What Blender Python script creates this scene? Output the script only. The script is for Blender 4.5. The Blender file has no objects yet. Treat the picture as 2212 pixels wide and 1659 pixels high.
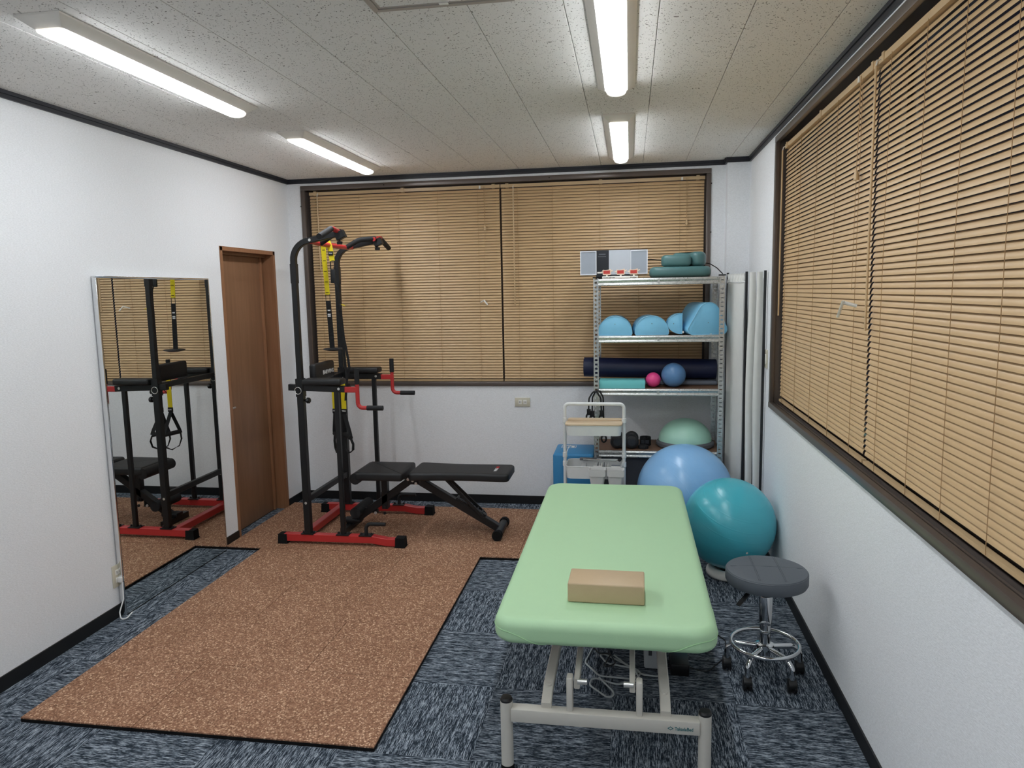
import bpy, bmesh, math, random
from mathutils import Vector, Matrix
random.seed(7)
SC = bpy.context.scene
COL = SC.collection
PI = math.pi
# ------------------------------------------------------------------ camera
cam = bpy.data.cameras.new('camera'); camo = bpy.data.objects.new('camera', cam); COL.objects.link(camo)
cam.sensor_fit = 'HORIZONTAL'; cam.sensor_width = 36.0; cam.lens = 1576.75 / 2212 * 36; cam.clip_start = 0.05
_r = Vector((0.98727751, 0.15786683, -0.01900503)); _u = Vector((-0.00130792, 0.1275821, 0.99182715)); _f = Vector((-0.15900131, 0.97918378, -0.12616541))
M4 = Matrix((( _r.x, _u.x, -_f.x, 0), (_r.y, _u.y, -_f.y, 0), (_r.z, _u.z, -_f.z, 1.69731), (0, 0, 0, 1)))
camo.matrix_world = M4
SC.camera = camo
# ------------------------------------------------------------------ world (night outside), exposure
w = bpy.data.worlds.new('night_world'); SC.world = w; w.use_nodes = True
w.node_tree.nodes['Background'].inputs[0].default_value = (0.012, 0.016, 0.03, 1)
w.node_tree.nodes['Background'].inputs[1].default_value = 0.6
SC.view_settings.view_transform = 'Standard'; SC.view_settings.look = 'None'
SC.view_settings.exposure = 0.03; SC.view_settings.gamma = 1.0; SC.view_settings.use_curve_mapping = False
LAMP = 31.5                      # radiance of the tube diffusers
LAMPC = (0.90, 0.95, 1.0)

# ------------------------------------------------------------------ room numbers (metres)
XL, XR, YB, H = -2.712, 0.849, 5.641, 2.6125
YF = -2.6

# ------------------------------------------------------------------ materials
def lin(c):
    c = c / 255.0
    return c / 12.92 if c <= 0.04045 else ((c + 0.055) / 1.055) ** 2.4
def rgb(r, g, b): return (lin(r), lin(g), lin(b), 1.0)
class NT:
    def __init__(s, name):
        s.m = bpy.data.materials.new(name); s.m.use_nodes = True; s.t = s.m.node_tree
        s.b = s.t.nodes['Principled BSDF']
    def n(s, typ, **kw):
        nd = s.t.nodes.new(typ)
        for k, v in kw.items(): setattr(nd, k, v)
        return nd
    def l(s, a, b): s.t.links.new(a, b)
def mat(name, col, rough=0.5, metal=0.0, spec=0.5, bump=0.0, bscale=200.0, var=0.04, vscale=30.0, coat=0.0):
    """principled with slight procedural colour variation and optional fine bump"""
    k = NT(name); b = k.b
    b.inputs['Roughness'].default_value = rough; b.inputs['Metallic'].default_value = metal
    b.inputs['Specular IOR Level'].default_value = spec
    b.inputs['Coat Weight'].default_value = coat
    tc = k.n('ShaderNodeTexCoord')
    nz = k.n('ShaderNodeTexNoise'); nz.inputs['Scale'].default_value = vscale; nz.inputs['Detail'].default_value = 3
    k.l(tc.outputs['Object'], nz.inputs['Vector'])
    mx = k.n('ShaderNodeMix', data_type='RGBA')
    c = col
    mx.inputs['A'].default_value = (c[0] * (1 - var), c[1] * (1 - var), c[2] * (1 - var), 1)
    mx.inputs['B'].default_value = (min(1, c[0] * (1 + var)), min(1, c[1] * (1 + var)), min(1, c[2] * (1 + var)), 1)
    k.l(nz.outputs['Fac'], mx.inputs['Factor']); k.l(mx.outputs['Result'], b.inputs['Base Color'])
    if bump > 0:
        n2 = k.n('ShaderNodeTexNoise'); n2.inputs['Scale'].default_value = bscale; n2.inputs['Detail'].default_value = 2
        k.l(tc.outputs['Object'], n2.inputs['Vector'])
        bp = k.n('ShaderNodeBump'); bp.inputs['Strength'].default_value = bump; bp.inputs['Distance'].default_value = 0.002
        k.l(n2.outputs['Fac'], bp.inputs['Height']); k.l(bp.outputs['Normal'], b.inputs['Normal'])
    return k.m

def mat_wallpaper():
    k = NT('woven_wallpaper'); b = k.b
    b.inputs['Roughness'].default_value = 0.85; b.inputs['Specular IOR Level'].default_value = 0.2
    geo = k.n('ShaderNodeNewGeometry')
    mp = k.n('ShaderNodeMapping'); mp.inputs['Scale'].default_value = (90, 90, 330)
    k.l(geo.outputs['Position'], mp.inputs['Vector'])
    n1 = k.n('ShaderNodeTexNoise'); n1.inputs['Scale'].default_value = 1.0; n1.inputs['Detail'].default_value = 3; n1.inputs['Roughness'].default_value = 0.65
    k.l(mp.outputs['Vector'], n1.inputs['Vector'])
    cr = k.n('ShaderNodeValToRGB'); cr.color_ramp.elements[0].position = 0.3; cr.color_ramp.elements[1].position = 0.68
    cr.color_ramp.elements[0].color = rgb(230, 231, 232); cr.color_ramp.elements[1].color = rgb(245, 246, 248)
    k.l(n1.outputs['Fac'], cr.inputs['Fac']); k.l(cr.outputs['Color'], b.inputs['Base Color'])
    bp = k.n('ShaderNodeBump'); bp.inputs['Strength'].default_value = 0.55; bp.inputs['Distance'].default_value = 0.002
    k.l(n1.outputs['Fac'], bp.inputs['Height']); k.l(bp.outputs['Normal'], b.inputs['Normal'])
    return k.m

def mat_ceiling():
    k = NT('pitted_mineral_board'); b = k.b
    b.inputs['Roughness'].default_value = 0.95; b.inputs['Specular IOR Level'].default_value = 0.1
    geo = k.n('ShaderNodeNewGeometry')
    # wandering direction so that the pits point here and there
    nd = k.n('ShaderNodeTexNoise'); nd.inputs['Scale'].default_value = 22; nd.inputs['Detail'].default_value = 2
    k.l(geo.outputs['Position'], nd.inputs['Vector'])
    sb = k.n('ShaderNodeVectorMath', operation='MULTIPLY_ADD')
    sb.inputs[1].default_value = (0.05, 0.05, 0); 
    k.l(nd.outputs['Color'], sb.inputs[0]); k.l(geo.outputs['Position'], sb.inputs[2])
    mp = k.n('ShaderNodeMapping'); mp.inputs['Scale'].default_value = (120, 88, 1); mp.inputs['Rotation'].default_value = (0, 0, 0.45)
    k.l(sb.outputs['Vector'], mp.inputs['Vector'])
    v = k.n('ShaderNodeTexVoronoi', voronoi_dimensions='2D', feature='F1'); v.inputs['Scale'].default_value = 1.0
    k.l(mp.outputs['Vector'], v.inputs['Vector'])
    sep = k.n('ShaderNodeSeparateColor'); k.l(v.outputs['Color'], sep.inputs['Color'])
    # radius from the cell's random number: most cells carry no pit
    rad = k.n('ShaderNodeMapRange'); rad.inputs['From Min'].default_value = 0.45; rad.inputs['From Max'].default_value = 1.0
    rad.inputs['To Min'].default_value = -0.02; rad.inputs['To Max'].default_value = 0.30
    k.l(sep.outputs['Red'], rad.inputs['Value'])
    lt = k.n('ShaderNodeMath', operation='SUBTRACT'); k.l(rad.outputs['Result'], lt.inputs[0]); k.l(v.outputs['Distance'], lt.inputs[1])
    ms = k.n('ShaderNodeMapRange'); ms.inputs['From Min'].default_value = -0.02; ms.inputs['From Max'].default_value = 0.06
    k.l(lt.outputs['Value'], ms.inputs['Value'])
    f = k.n('ShaderNodeTexNoise'); f.inputs['Scale'].default_value = 160; f.inputs['Detail'].default_value = 4
    k.l(geo.outputs['Position'], f.inputs['Vector'])
    cr = k.n('ShaderNodeValToRGB'); cr.color_ramp.elements[0].color = rgb(228, 225, 220); cr.color_ramp.elements[1].color = rgb(243, 241, 237)
    k.l(f.outputs['Fac'], cr.inputs['Fac'])
    mx = k.n('ShaderNodeMix', data_type='RGBA'); k.l(ms.outputs['Result'], mx.inputs['Factor'])
    k.l(cr.outputs['Color'], mx.inputs['A']); mx.inputs['B'].default_value = rgb(132, 127, 121)
    k.l(mx.outputs['Result'], b.inputs['Base Color'])
    hh = k.n('ShaderNodeMath', operation='MULTIPLY_ADD'); hh.inputs[1].default_value = -1.0
    k.l(ms.outputs['Result'], hh.inputs[0]); k.l(f.outputs['Fac'], hh.inputs[2])
    bp = k.n('ShaderNodeBump'); bp.inputs['Strength'].default_value = 0.5; bp.inputs['Distance'].default_value = 0.002
    k.l(hh.outputs['Value'], bp.inputs['Height']); k.l(bp.outputs['Normal'], b.inputs['Normal'])
    return k.m

def mat_carpet():
    k = NT('streaked_carpet'); b = k.b
    b.inputs['Roughness'].default_value = 0.97; b.inputs['Specular IOR Level'].default_value = 0.05
    tc = k.n('ShaderNodeTexCoord'); oi = k.n('ShaderNodeObjectInfo')
    add = k.n('ShaderNodeVectorMath', operation='MULTIPLY_ADD'); add.inputs[1].default_value = (37, 91, 53)
    k.l(oi.outputs['Location'], add.inputs[0]); k.l(tc.outputs['Object'], add.inputs[2])
    def noise(scale, detail, rough=.5):
        m = k.n('ShaderNodeMapping'); m.inputs['Scale'].default_value = scale; k.l(add.outputs['Vector'], m.inputs['Vector'])
        n = k.n('ShaderNodeTexNoise'); n.inputs['Scale'].default_value = 1; n.inputs['Detail'].default_value = detail; n.inputs['Roughness'].default_value = rough
        k.l(m.outputs['Vector'], n.inputs['Vector']); return n
    n1 = noise((26, 260, 1), 1.5); n2 = noise((9, 60, 1), 2); n4 = noise((90, 330, 1), 1)
    sm = k.n('ShaderNodeMath', operation='MULTIPLY_ADD'); sm.inputs[1].default_value = 0.55
    k.l(n2.outputs['Fac'], sm.inputs[0]); k.l(n1.outputs['Fac'], sm.inputs[2])
    s2 = k.n('ShaderNodeMath', operation='MULTIPLY_ADD'); s2.inputs[1].default_value = 0.45
    k.l(n4.outputs['Fac'], s2.inputs[0]); k.l(sm.outputs['Value'], s2.inputs[2])
    mr = k.n('ShaderNodeMapRange'); mr.inputs['From Min'].default_value = .72; mr.inputs['From Max'].default_value = 1.28
    k.l(s2.outputs['Value'], mr.inputs['Value'])
    cr = k.n('ShaderNodeValToRGB'); e = cr.color_ramp.elements
    e[0].position = 0.1; e[0].color = rgb(32, 38, 46); e[1].position = 0.9; e[1].color = rgb(166, 174, 183)
    for p, c in ((0.40, rgb(54, 62, 71)), (0.55, rgb(98, 107, 117))):
        x = e.new(p); x.color = c
    k.l(mr.outputs['Result'], cr.inputs['Fac']); k.l(cr.outputs['Color'], b.inputs['Base Color'])
    bp = k.n('ShaderNodeBump'); bp.inputs['Strength'].default_value = 0.8; bp.inputs['Distance'].default_value = 0.003
    k.l(s2.outputs['Value'], bp.inputs['Height']); k.l(bp.outputs['Normal'], b.inputs['Normal'])
    return k.m

def mat_granule():
    k = NT('brown_rubber_granules'); b = k.b
    b.inputs['Roughness'].default_value = 0.8; b.inputs['Specular IOR Level'].default_value = 0.25
    geo = k.n('ShaderNodeNewGeometry')
    v = k.n('ShaderNodeTexVoronoi', feature='F1'); v.inputs['Scale'].default_value = 170
    k.l(geo.outputs['Position'], v.inputs['Vector'])
    sp = k.n('ShaderNodeSeparateColor'); k.l(v.outputs['Color'], sp.inputs['Color'])
    cr = k.n('ShaderNodeValToRGB'); e = cr.color_ramp.elements; cr.color_ramp.interpolation = 'LINEAR'
    e[0].position = 0.0; e[0].color = rgb(122, 88, 66); e[1].position = 1.0; e[1].color = rgb(228, 194, 162)
    for p, c in ((0.3, rgb(144, 104, 80)), (0.62, rgb(160, 118, 92)), (0.86, rgb(184, 144, 116))):
        x = e.new(p); x.color = c
    k.l(sp.outputs['Green'], cr.inputs['Fac'])
    n = k.n('ShaderNodeTexNoise'); n.inputs['Scale'].default_value = 3.0; n.inputs['Detail'].default_value = 3; k.l(geo.outputs['Position'], n.inputs['Vector'])
    mx = k.n('ShaderNodeMix', data_type='RGBA', blend_type='MULTIPLY'); mx.inputs['Factor'].default_value = 1
    c2 = k.n('ShaderNodeValToRGB'); c2.color_ramp.elements[0].color = (0.86, 0.84, 0.82, 1); c2.color_ramp.elements[0].position = 0.3; c2.color_ramp.elements[1].color = (1, 1, 1, 1); c2.color_ramp.elements[1].position = 0.7
    k.l(n.outputs['Fac'], c2.inputs['Fac']); k.l(cr.outputs['Color'], mx.inputs['A']); k.l(c2.outputs['Color'], mx.inputs['B'])
    k.l(mx.outputs['Result'], b.inputs['Base Color'])
    bp = k.n('ShaderNodeBump'); bp.inputs['Strength'].default_value = 0.4; bp.inputs['Distance'].default_value = 0.001
    k.l(v.outputs['Distance'], bp.inputs['Height']); k.l(bp.outputs['Normal'], b.inputs['Normal'])
    return k.m

def mat_wood(name, c0, c1, scale, rough=0.45):
    k = NT(name); b = k.b; b.inputs['Roughness'].default_value = rough; b.inputs['Specular IOR Level'].default_value = 0.35
    tc = k.n('ShaderNodeTexCoord'); mp = k.n('ShaderNodeMapping'); mp.inputs['Scale'].default_value = scale
    k.l(tc.outputs['Object'], mp.inputs['Vector'])
    n = k.n('ShaderNodeTexNoise'); n.inputs['Scale'].default_value = 1; n.inputs['Detail'].default_value = 5; n.inputs['Roughness'].default_value = 0.6
    k.l(mp.outputs['Vector'], n.inputs['Vector'])
    cr = k.n('ShaderNodeValToRGB'); cr.color_ramp.elements[0].position = 0.3; cr.color_ramp.elements[1].position = 0.7
    cr.color_ramp.elements[0].color = c0; cr.color_ramp.elements[1].color = c1
    k.l(n.outputs['Fac'], cr.inputs['Fac']); k.l(cr.outputs['Color'], b.inputs['Base Color'])
    return k.m

def mat_ball(name, col, rough, ring=70.0, axis=(0, 0, 1), off=0.0):
    """rubber with faint moulded rings around one axis"""
    k = NT(name); b = k.b; b.inputs['Roughness'].default_value = rough; b.inputs['Specular IOR Level'].default_value = 0.55
    tc = k.n('ShaderNodeTexCoord')
    dt = k.n('ShaderNodeVectorMath', operation='DOT_PRODUCT'); dt.inputs[1].default_value = axis
    k.l(tc.outputs['Object'], dt.inputs[0])
    s = k.n('ShaderNodeMath', operation='MULTIPLY'); s.inputs[1].default_value = ring * 2; k.l(dt.outputs['Value'], s.inputs[0])
    sn = k.n('ShaderNodeMath', operation='SINE'); k.l(s.outputs['Value'], sn.inputs[0])
    pw = k.n('ShaderNodeMapRange'); pw.inputs['From Min'].default_value = 0.9; pw.inputs['From Max'].default_value = 1.0
    k.l(sn.outputs['Value'], pw.inputs['Value'])
    nz = k.n('ShaderNodeTexNoise'); nz.inputs['Scale'].default_value = 6; k.l(tc.outputs['Object'], nz.inputs['Vector'])
    mx = k.n('ShaderNodeMix', data_type='RGBA'); mx.inputs['A'].default_value = (col[0] * .94, col[1] * .94, col[2] * .94, 1)
    mx.inputs['B'].default_value = (col[0] * 1.05, col[1] * 1.05, col[2] * 1.05, 1)
    k.l(nz.outputs['Fac'], mx.inputs['Factor']); k.l(mx.outputs['Result'], b.inputs['Base Color'])
    bp = k.n('ShaderNodeBump'); bp.inputs['Strength'].default_value = 0.16; bp.inputs['Distance'].default_value = 0.002
    k.l(pw.outputs['Result'], bp.inputs['Height']); k.l(bp.outputs['Normal'], b.inputs['Normal'])
    return k.m

def mat_emit(name, col, s):
    k = NT(name); b = k.b
    b.inputs['Base Color'].default_value = (0.8, 0.8, 0.8, 1); b.inputs['Emission Color'].default_value = (*col, 1); b.inputs['Emission Strength'].default_value = s
    tc = k.n('ShaderNodeTexCoord'); nz = k.n('ShaderNodeTexNoise'); nz.inputs['Scale'].default_value = 2
    k.l(tc.outputs['Object'], nz.inputs['Vector'])
    mr = k.n('ShaderNodeMapRange'); mr.inputs['To Min'].default_value = 0.45; mr.inputs['To Max'].default_value = 0.5
    k.l(nz.outputs['Fac'], mr.inputs['Value']); k.l(mr.outputs['Result'], b.inputs['Roughness'])
    return k.m

def mat_galv():
    k = NT('galvanised_steel'); b = k.b; b.inputs['Metallic'].default_value = 0.85
    tc = k.n('ShaderNodeTexCoord')
    v = k.n('ShaderNodeTexVoronoi'); v.inputs['Scale'].default_value = 160; k.l(tc.outputs['Object'], v.inputs['Vector'])
    sp = k.n('ShaderNodeSeparateColor'); k.l(v.outputs['Color'], sp.inputs['Color'])
    cr = k.n('ShaderNodeValToRGB'); cr.color_ramp.elements[0].color = rgb(190, 191, 188); cr.color_ramp.elements[1].color = rgb(214, 216, 213)
    k.l(sp.outputs['Red'], cr.inputs['Fac']); k.l(cr.outputs['Color'], b.inputs['Base Color'])
    mr = k.n('ShaderNodeMapRange'); mr.inputs['To Min'].default_value = 0.27; mr.inputs['To Max'].default_value = 0.35
    k.l(sp.outputs['Green'], mr.inputs['Value']); k.l(mr.outputs['Result'], b.inputs['Roughness'])
    return k.m

def mat_mirror():
    k = NT('mirror_glass'); b = k.b
    b.inputs['Metallic'].default_value = 1; b.inputs['Roughness'].default_value = 0.0
    tc = k.n('ShaderNodeTexCoord'); n = k.n('ShaderNodeTexNoise'); n.inputs['Scale'].default_value = 3.0; n.inputs['Detail'].default_value = 0
    k.l(tc.outputs['Object'], n.inputs['Vector'])
    mx = k.n('ShaderNodeMix', data_type='RGBA'); mx.inputs['A'].default_value = (.80, .82, .80, 1); mx.inputs['B'].default_value = (.83, .85, .83, 1)
    k.l(n.outputs['Fac'], mx.inputs['Factor']); k.l(mx.outputs['Result'], b.inputs['Base Color'])
    return k.m
def mat_glass():
    k = NT('window_glass'); b = k.b
    b.inputs['Base Color'].default_value = (.75, .8, .8, 1); b.inputs['Roughness'].default_value = 0.02
    b.inputs['Transmission Weight'].default_value = 1.0; b.inputs['IOR'].default_value = 1.45
    tc = k.n('ShaderNodeTexCoord'); n = k.n('ShaderNodeTexNoise'); n.inputs['Scale'].default_value = 2
    k.l(tc.outputs['Object'], n.inputs['Vector'])
    mr = k.n('ShaderNodeMapRange'); mr.inputs['To Min'].default_value = 0.01; mr.inputs['To Max'].default_value = 0.03
    k.l(n.outputs['Fac'], mr.inputs['Value']); k.l(mr.outputs['Result'], b.inputs['Roughness'])
    return k.m

M = dict(
    wall=mat_wallpaper(), ceil=mat_ceiling(), carpet=mat_carpet(), granule=mat_granule(),
    slab=mat('grey_screed', rgb(60, 62, 66), .9), plaster=mat('ceiling_backing', rgb(150, 148, 144), .9),
    rubber=mat('black_rubber', rgb(17, 17, 18), .8, bump=.4, bscale=400, spec=.2),
    trim=mat('dark_trim', rgb(34, 35, 42), .45), base=mat('black_vinyl_skirting', rgb(16, 16, 17), .5),
    bronze=mat('bronze_aluminium', rgb(100, 90, 84), .3, metal=.3, spec=.5), darkgap=mat('black_void', rgb(12, 12, 14), .7),
    door=mat_wood('brown_door_veneer', rgb(126, 92, 66), rgb(142, 104, 77), (60, 28, 2.2)), casing=mat_wood('brown_door_casing', rgb(140, 98, 68), rgb(154, 110, 80), (60, 60, 3)),
    blind=mat('tan_blind_slat', rgb(207, 174, 131), .42, spec=.45, var=.03, vscale=8), blindrail=mat('tan_blind_rail', rgb(204, 174, 132), .4),
    cord=mat('tan_cord', rgb(170, 136, 96), .8), glass=mat_glass(), mirror=mat_mirror(),
    silver=mat('polished_silver_edge', rgb(225, 227, 228), .12, metal=1.0), white=mat('white_enamel', rgb(226, 226, 224), .4),
    lampbody=mat('white_lamp_body', rgb(226, 222, 214), .5), lampend=mat_emit('lamp_end_diffuser', (1.0, .95, .88), 1.1), lamp=mat_emit('lamp_diffuser', LAMPC, LAMP),
    beige=mat('beige_plate', rgb(206, 200, 180), .45), slot=mat('dark_slot', rgb(40, 38, 36), .6), ivory=mat('ivory_plastic', rgb(236, 234, 226), .4),
    hatch=mat('hatch_aluminium', rgb(176, 170, 163), .45, metal=.3),
    black=mat('black_powder_coat', rgb(20, 21, 23), .42, spec=.45), red=mat('red_powder_coat', rgb(190, 50, 50), .35, spec=.5),
    vinyl=mat('black_vinyl', rgb(21, 22, 24), .5, bump=.25, bscale=600), foam=mat('black_foam_grip', rgb(26, 27, 29), .75, bump=.4, bscale=500),
    bolt=mat('zinc_bolt', rgb(215, 214, 210), .3, metal=.7), yellow=mat('yellow_webbing', rgb(238, 216, 26), .7, bump=.4, bscale=700), webbing=mat('black_webbing', rgb(18, 18, 20), .8, bump=.4, bscale=700),
    print_w=mat('white_print', rgb(230, 230, 230), .6), print_r=mat('red_print', rgb(200, 40, 40), .6), print_t=mat('teal_print', rgb(22, 104, 110), .6), print_d=mat('dark_print', rgb(60, 60, 64), .6),
    galv=mat_galv(), deck=mat_wood('brown_shelf_board', rgb(112, 84, 66), rgb(126, 96, 76), (4, 60, 10), .6),
    skyvinyl=mat('sky_blue_vinyl', rgb(134, 204, 238), .42, bump=.15, bscale=500), skypipe=mat('sky_blue_piping', rgb(148, 206, 234), .4),
    navy=mat('navy_mat', rgb(24, 32, 66), .5), greymat=mat('grey_mat', rgb(120, 126, 138), .7), aqua=mat('aqua_foam', rgb(116, 206, 208), .6), pink=mat('pink_ball', rgb(242, 76, 146), .35), steelblue=mat('slate_blue_ball', rgb(92, 134, 180), .35),
    mint=mat_ball('mint_dome', rgb(178, 226, 204), .35, 120, (0, 0, 1)), grey=mat('grey_plastic', rgb(96, 98, 104), .5), dumb=mat('black_neoprene', rgb(28, 30, 34), .55), dumbend=mat('dark_grey_neoprene', rgb(44, 47, 54), .5),
    storage=mat('charcoal_box', rgb(58, 62, 70), .7),
    greenvinyl=mat('dark_green_vinyl', rgb(76, 114, 114), .38, bump=.2, bscale=40), stereo=mat('black_stereo', rgb(26, 29, 36), .3), grille=mat('grey_grille', rgb(160, 168, 178), .6), panel=mat('silver_panel', rgb(190, 196, 204), .35), framew=mat('white_frame', rgb(226, 230, 236), .45),
    plaque=mat('red_plaque', rgb(190, 62, 54), .5), cream=mat('cream_plaque', rgb(236, 214, 190), .5),
    cartw=mat('white_cart', rgb(224, 226, 225), .4), oak=mat_wood('pale_oak_lid', rgb(200, 176, 144), rgb(222, 202, 174), (3, 60, 30), .5), bin=mat('white_bin', rgb(216, 216, 214), .45), clear=mat('pale_grey_tray', rgb(190, 192, 192), .4),
    bluefoam=mat('blue_vinyl_cube', rgb(50, 132, 184), .5, bump=.1, bscale=300), 
    ballblue=mat_ball('periwinkle_ball', rgb(140, 190, 236), .26, 75, (-.55, -.5, -.2)), ballteal=mat_ball('teal_ball', rgb(76, 180, 196), .27, 62, (.25, -.3, .9)),
    fabric=mat('white_screen_fabric', rgb(222, 221, 216), .8, bump=.2, bscale=60), postblack=mat('black_screen_post', rgb(24, 24, 28), .5),
    seat=mat('charcoal_vinyl_seat', rgb(86, 92, 99), .5, bump=.15, bscale=500), chrome=mat('chrome', rgb(225, 227, 230), .08, metal=1.0, var=.01), caster=mat('black_caster', rgb(14, 14, 15), .4),
    bed=mat('pale_green_vinyl', rgb(178, 216, 172), .5, bump=.2, bscale=700, var=.015), bedpipe=mat('pale_green_piping', rgb(164, 206, 156), .5), bedframe=mat('ivory_bed_frame', rgb(206, 202, 192), .4), tan=mat('tan_vinyl', rgb(192, 168, 134), .45, bump=.15, bscale=400),
    gcable=mat('grey_cable', rgb(172, 178, 178), .5), bcable=mat('black_cable', rgb(16, 16, 18), .5), wcable=mat('white_cable', rgb(228, 228, 226), .5), motor=mat('pale_grey_motor', rgb(176, 180, 182), .5),
)

# ------------------------------------------------------------------ mesh helpers
def fillet(pts, r, n=6):
    pts = [Vector(p) for p in pts]; out = [pts[0]]
    for i in range(1, len(pts) - 1):
        a, b, c = pts[i - 1], pts[i], pts[i + 1]
        d1 = (a - b); d2 = (c - b); l1, l2 = d1.length, d2.length; d1.normalize(); d2.normalize()
        ang = d1.angle(d2)
        if ang > PI - 0.02: out.append(b); continue
        t = min(r / math.tan(ang / 2), l1 * .49, l2 * .49); rr = t * math.tan(ang / 2)
        bis = (d1 + d2).normalized(); cen = b + bis * (rr / math.sin(ang / 2))
        p0 = b + d1 * t; p1 = b + d2 * t
        v0 = p0 - cen; v1 = p1 - cen; tot = v0.angle(v1); ax = v0.cross(v1).normalized()
        for k in range(n + 1): out.append(cen + Matrix.Rotation(tot * k / n, 3, ax) @ v0)
    out.append(pts[-1]); return out
def circ(r, n, ry=None):
    ry = r if ry is None else ry
    return [(r * math.cos(2 * PI * i / n), ry * math.sin(2 * PI * i / n)) for i in range(n)]
def rect(w_, h_, b=0.0):
    if b <= 0: return [(-w_/2, -h_/2), (w_/2, -h_/2), (w_/2, h_/2), (-w_/2, h_/2)]
    x, y = w_/2, h_/2
    return [(-x+b, -y), (x-b, -y), (x, -y+b), (x, y-b), (x-b, y), (-x+b, y), (-x, y-b), (-x, -y+b)]
class B:
    def __init__(s): s.v = []; s.f = []; s.m = []; s.cur = 0
    def add(s, vs, fs, M_=None):
        o = len(s.v)
        for p in vs:
            p = Vector(p); s.v.append(M_ @ p if M_ else p)
        for f in fs: s.f.append([i + o for i in f]); s.m.append(s.cur)
        return s
    def box(s, x0, x1, y0, y1, z0, z1, bev=0.0, M_=None, seg=2):
        if bev > 0:
            bm = bmesh.new(); bmesh.ops.create_cube(bm, size=1)
            for v in bm.verts: v.co = Vector(((x0+x1)/2 + v.co.x*(x1-x0), (y0+y1)/2 + v.co.y*(y1-y0), (z0+z1)/2 + v.co.z*(z1-z0)))
            bmesh.ops.bevel(bm, geom=bm.edges[:], offset=bev, segments=seg, profile=.5, affect='EDGES')
            bm.verts.index_update(); s.add([v.co.copy() for v in bm.verts], [[v.index for v in f.verts] for f in bm.faces], M_); bm.free(); return s
        vs = [(x0,y0,z0),(x1,y0,z0),(x1,y1,z0),(x0,y1,z0),(x0,y0,z1),(x1,y0,z1),(x1,y1,z1),(x0,y1,z1)]
        return s.add(vs, [(0,3,2,1),(4,5,6,7),(0,1,5,4),(1,2,6,5),(2,3,7,6),(3,0,4,7)], M_)
    def sweep(s, pts, prof, side=None, closed=False, cap=True, scale=None):
        pts = [Vector(p) for p in pts]; n = len(pts); vs = []; k = len(prof); prev = None
        for i, p in enumerate(pts):
            if closed: t = pts[(i+1) % n] - pts[i-1]
            else: t = pts[min(i+1, n-1)] - pts[max(i-1, 0)]
            t.normalize()
            if side is not None:
                sd = Vector(side)
            elif prev is not None: sd = prev
            else: sd = Vector((0,0,1)) if abs(t.z) < .9 else Vector((1,0,0)); sd = sd.cross(t)
            a = sd - t * sd.dot(t)
            if a.length < 1e-5: a = t.orthogonal()
            a.normalize(); prev = a; bb = t.cross(a)
            sc = scale[i] if scale else 1.0
            for (px, py) in prof: vs.append(p + a * px * sc + bb * py * sc)
        fs = []
        for i in range(n if closed else n - 1):
            j = (i + 1) % n
            for q in range(k): fs.append((i*k+q, i*k+(q+1) % k, j*k+(q+1) % k, j*k+q))
        if cap and not closed: fs.append(tuple(range(k-1, -1, -1))); fs.append(tuple((n-1)*k+q for q in range(k)))
        return s.add(vs, fs)
    def tube(s, pts, r, seg=12, **k): return s.sweep(pts, circ(r, seg), **k)
    def bar(s, pts, w_, h_, side=None, bev=0.003, **k): return s.sweep(pts, rect(w_, h_, bev), side=side, **k)
    def lathe(s, prof, c=(0,0,0), seg=32, M_=None, ax='z'):
        """prof: list of (radius, height); closed at the ends when radius is 0"""
        c = Vector(c); vs = []; fs = []; rings = []
        for (r, h) in prof:
            if r < 1e-6: rings.append([len(vs)]); vs.append((0, 0, h))
            else:
                rings.append(list(range(len(vs), len(vs)+seg)))
                for i in range(seg): vs.append((r*math.cos(2*PI*i/seg), r*math.sin(2*PI*i/seg), h))
        for a, b in zip(rings, rings[1:]):
            for i in range(seg):
                j = (i+1) % seg
                if len(a) == 1 and len(b) == 1: continue
                if len(a) == 1: fs.append((a[0], b[j], b[i]))
                elif len(b) == 1: fs.append((a[i], a[j], b[0]))
                else: fs.append((a[i], a[j], b[j], b[i]))
        R = {'z': Matrix.Identity(4), 'x': Matrix.Rotation(PI/2, 4, 'Y'), 'y': Matrix.Rotation(-PI/2, 4, 'X')}[ax]
        T = Matrix.Translation(c) @ R
        if M_: T = M_ @ T
        return s.add(vs, fs, T)
    def prism(s, poly, h, M_=None, bev=0.0, seg=3, n=1):
        """polygon in the local xy plane pulled up to z=h (n slices), edges optionally bevelled"""
        k = len(poly); vs = []; fs = []
        for q in range(n + 1): vs += [(x, y, h*q/n) for x, y in poly]
        fs = [tuple(range(k-1, -1, -1)), tuple(n*k + q for q in range(k))]
        for q in range(n):
            for i in range(k): fs.append((q*k+i, q*k+(i+1) % k, (q+1)*k+(i+1) % k, (q+1)*k+i))
        if bev > 0:
            bm = bmesh.new(); bv = [bm.verts.new(v) for v in vs]
            for f in fs: bm.faces.new([bv[i] for i in f])
            es = [e for e in bm.edges if all(abs(v.co.z) < 1e-7 for v in e.verts) or all(abs(v.co.z - h) < 1e-7 for v in e.verts)]
            bmesh.ops.bevel(bm, geom=es, offset=bev, segments=seg, profile=.5, affect='EDGES', clamp_overlap=True)
            bm.verts.index_update(); s.add([v.co.copy() for v in bm.verts], [[v.index for v in f.verts] for f in bm.faces], M_); bm.free(); return s
        return s.add(vs, fs, M_)
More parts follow.
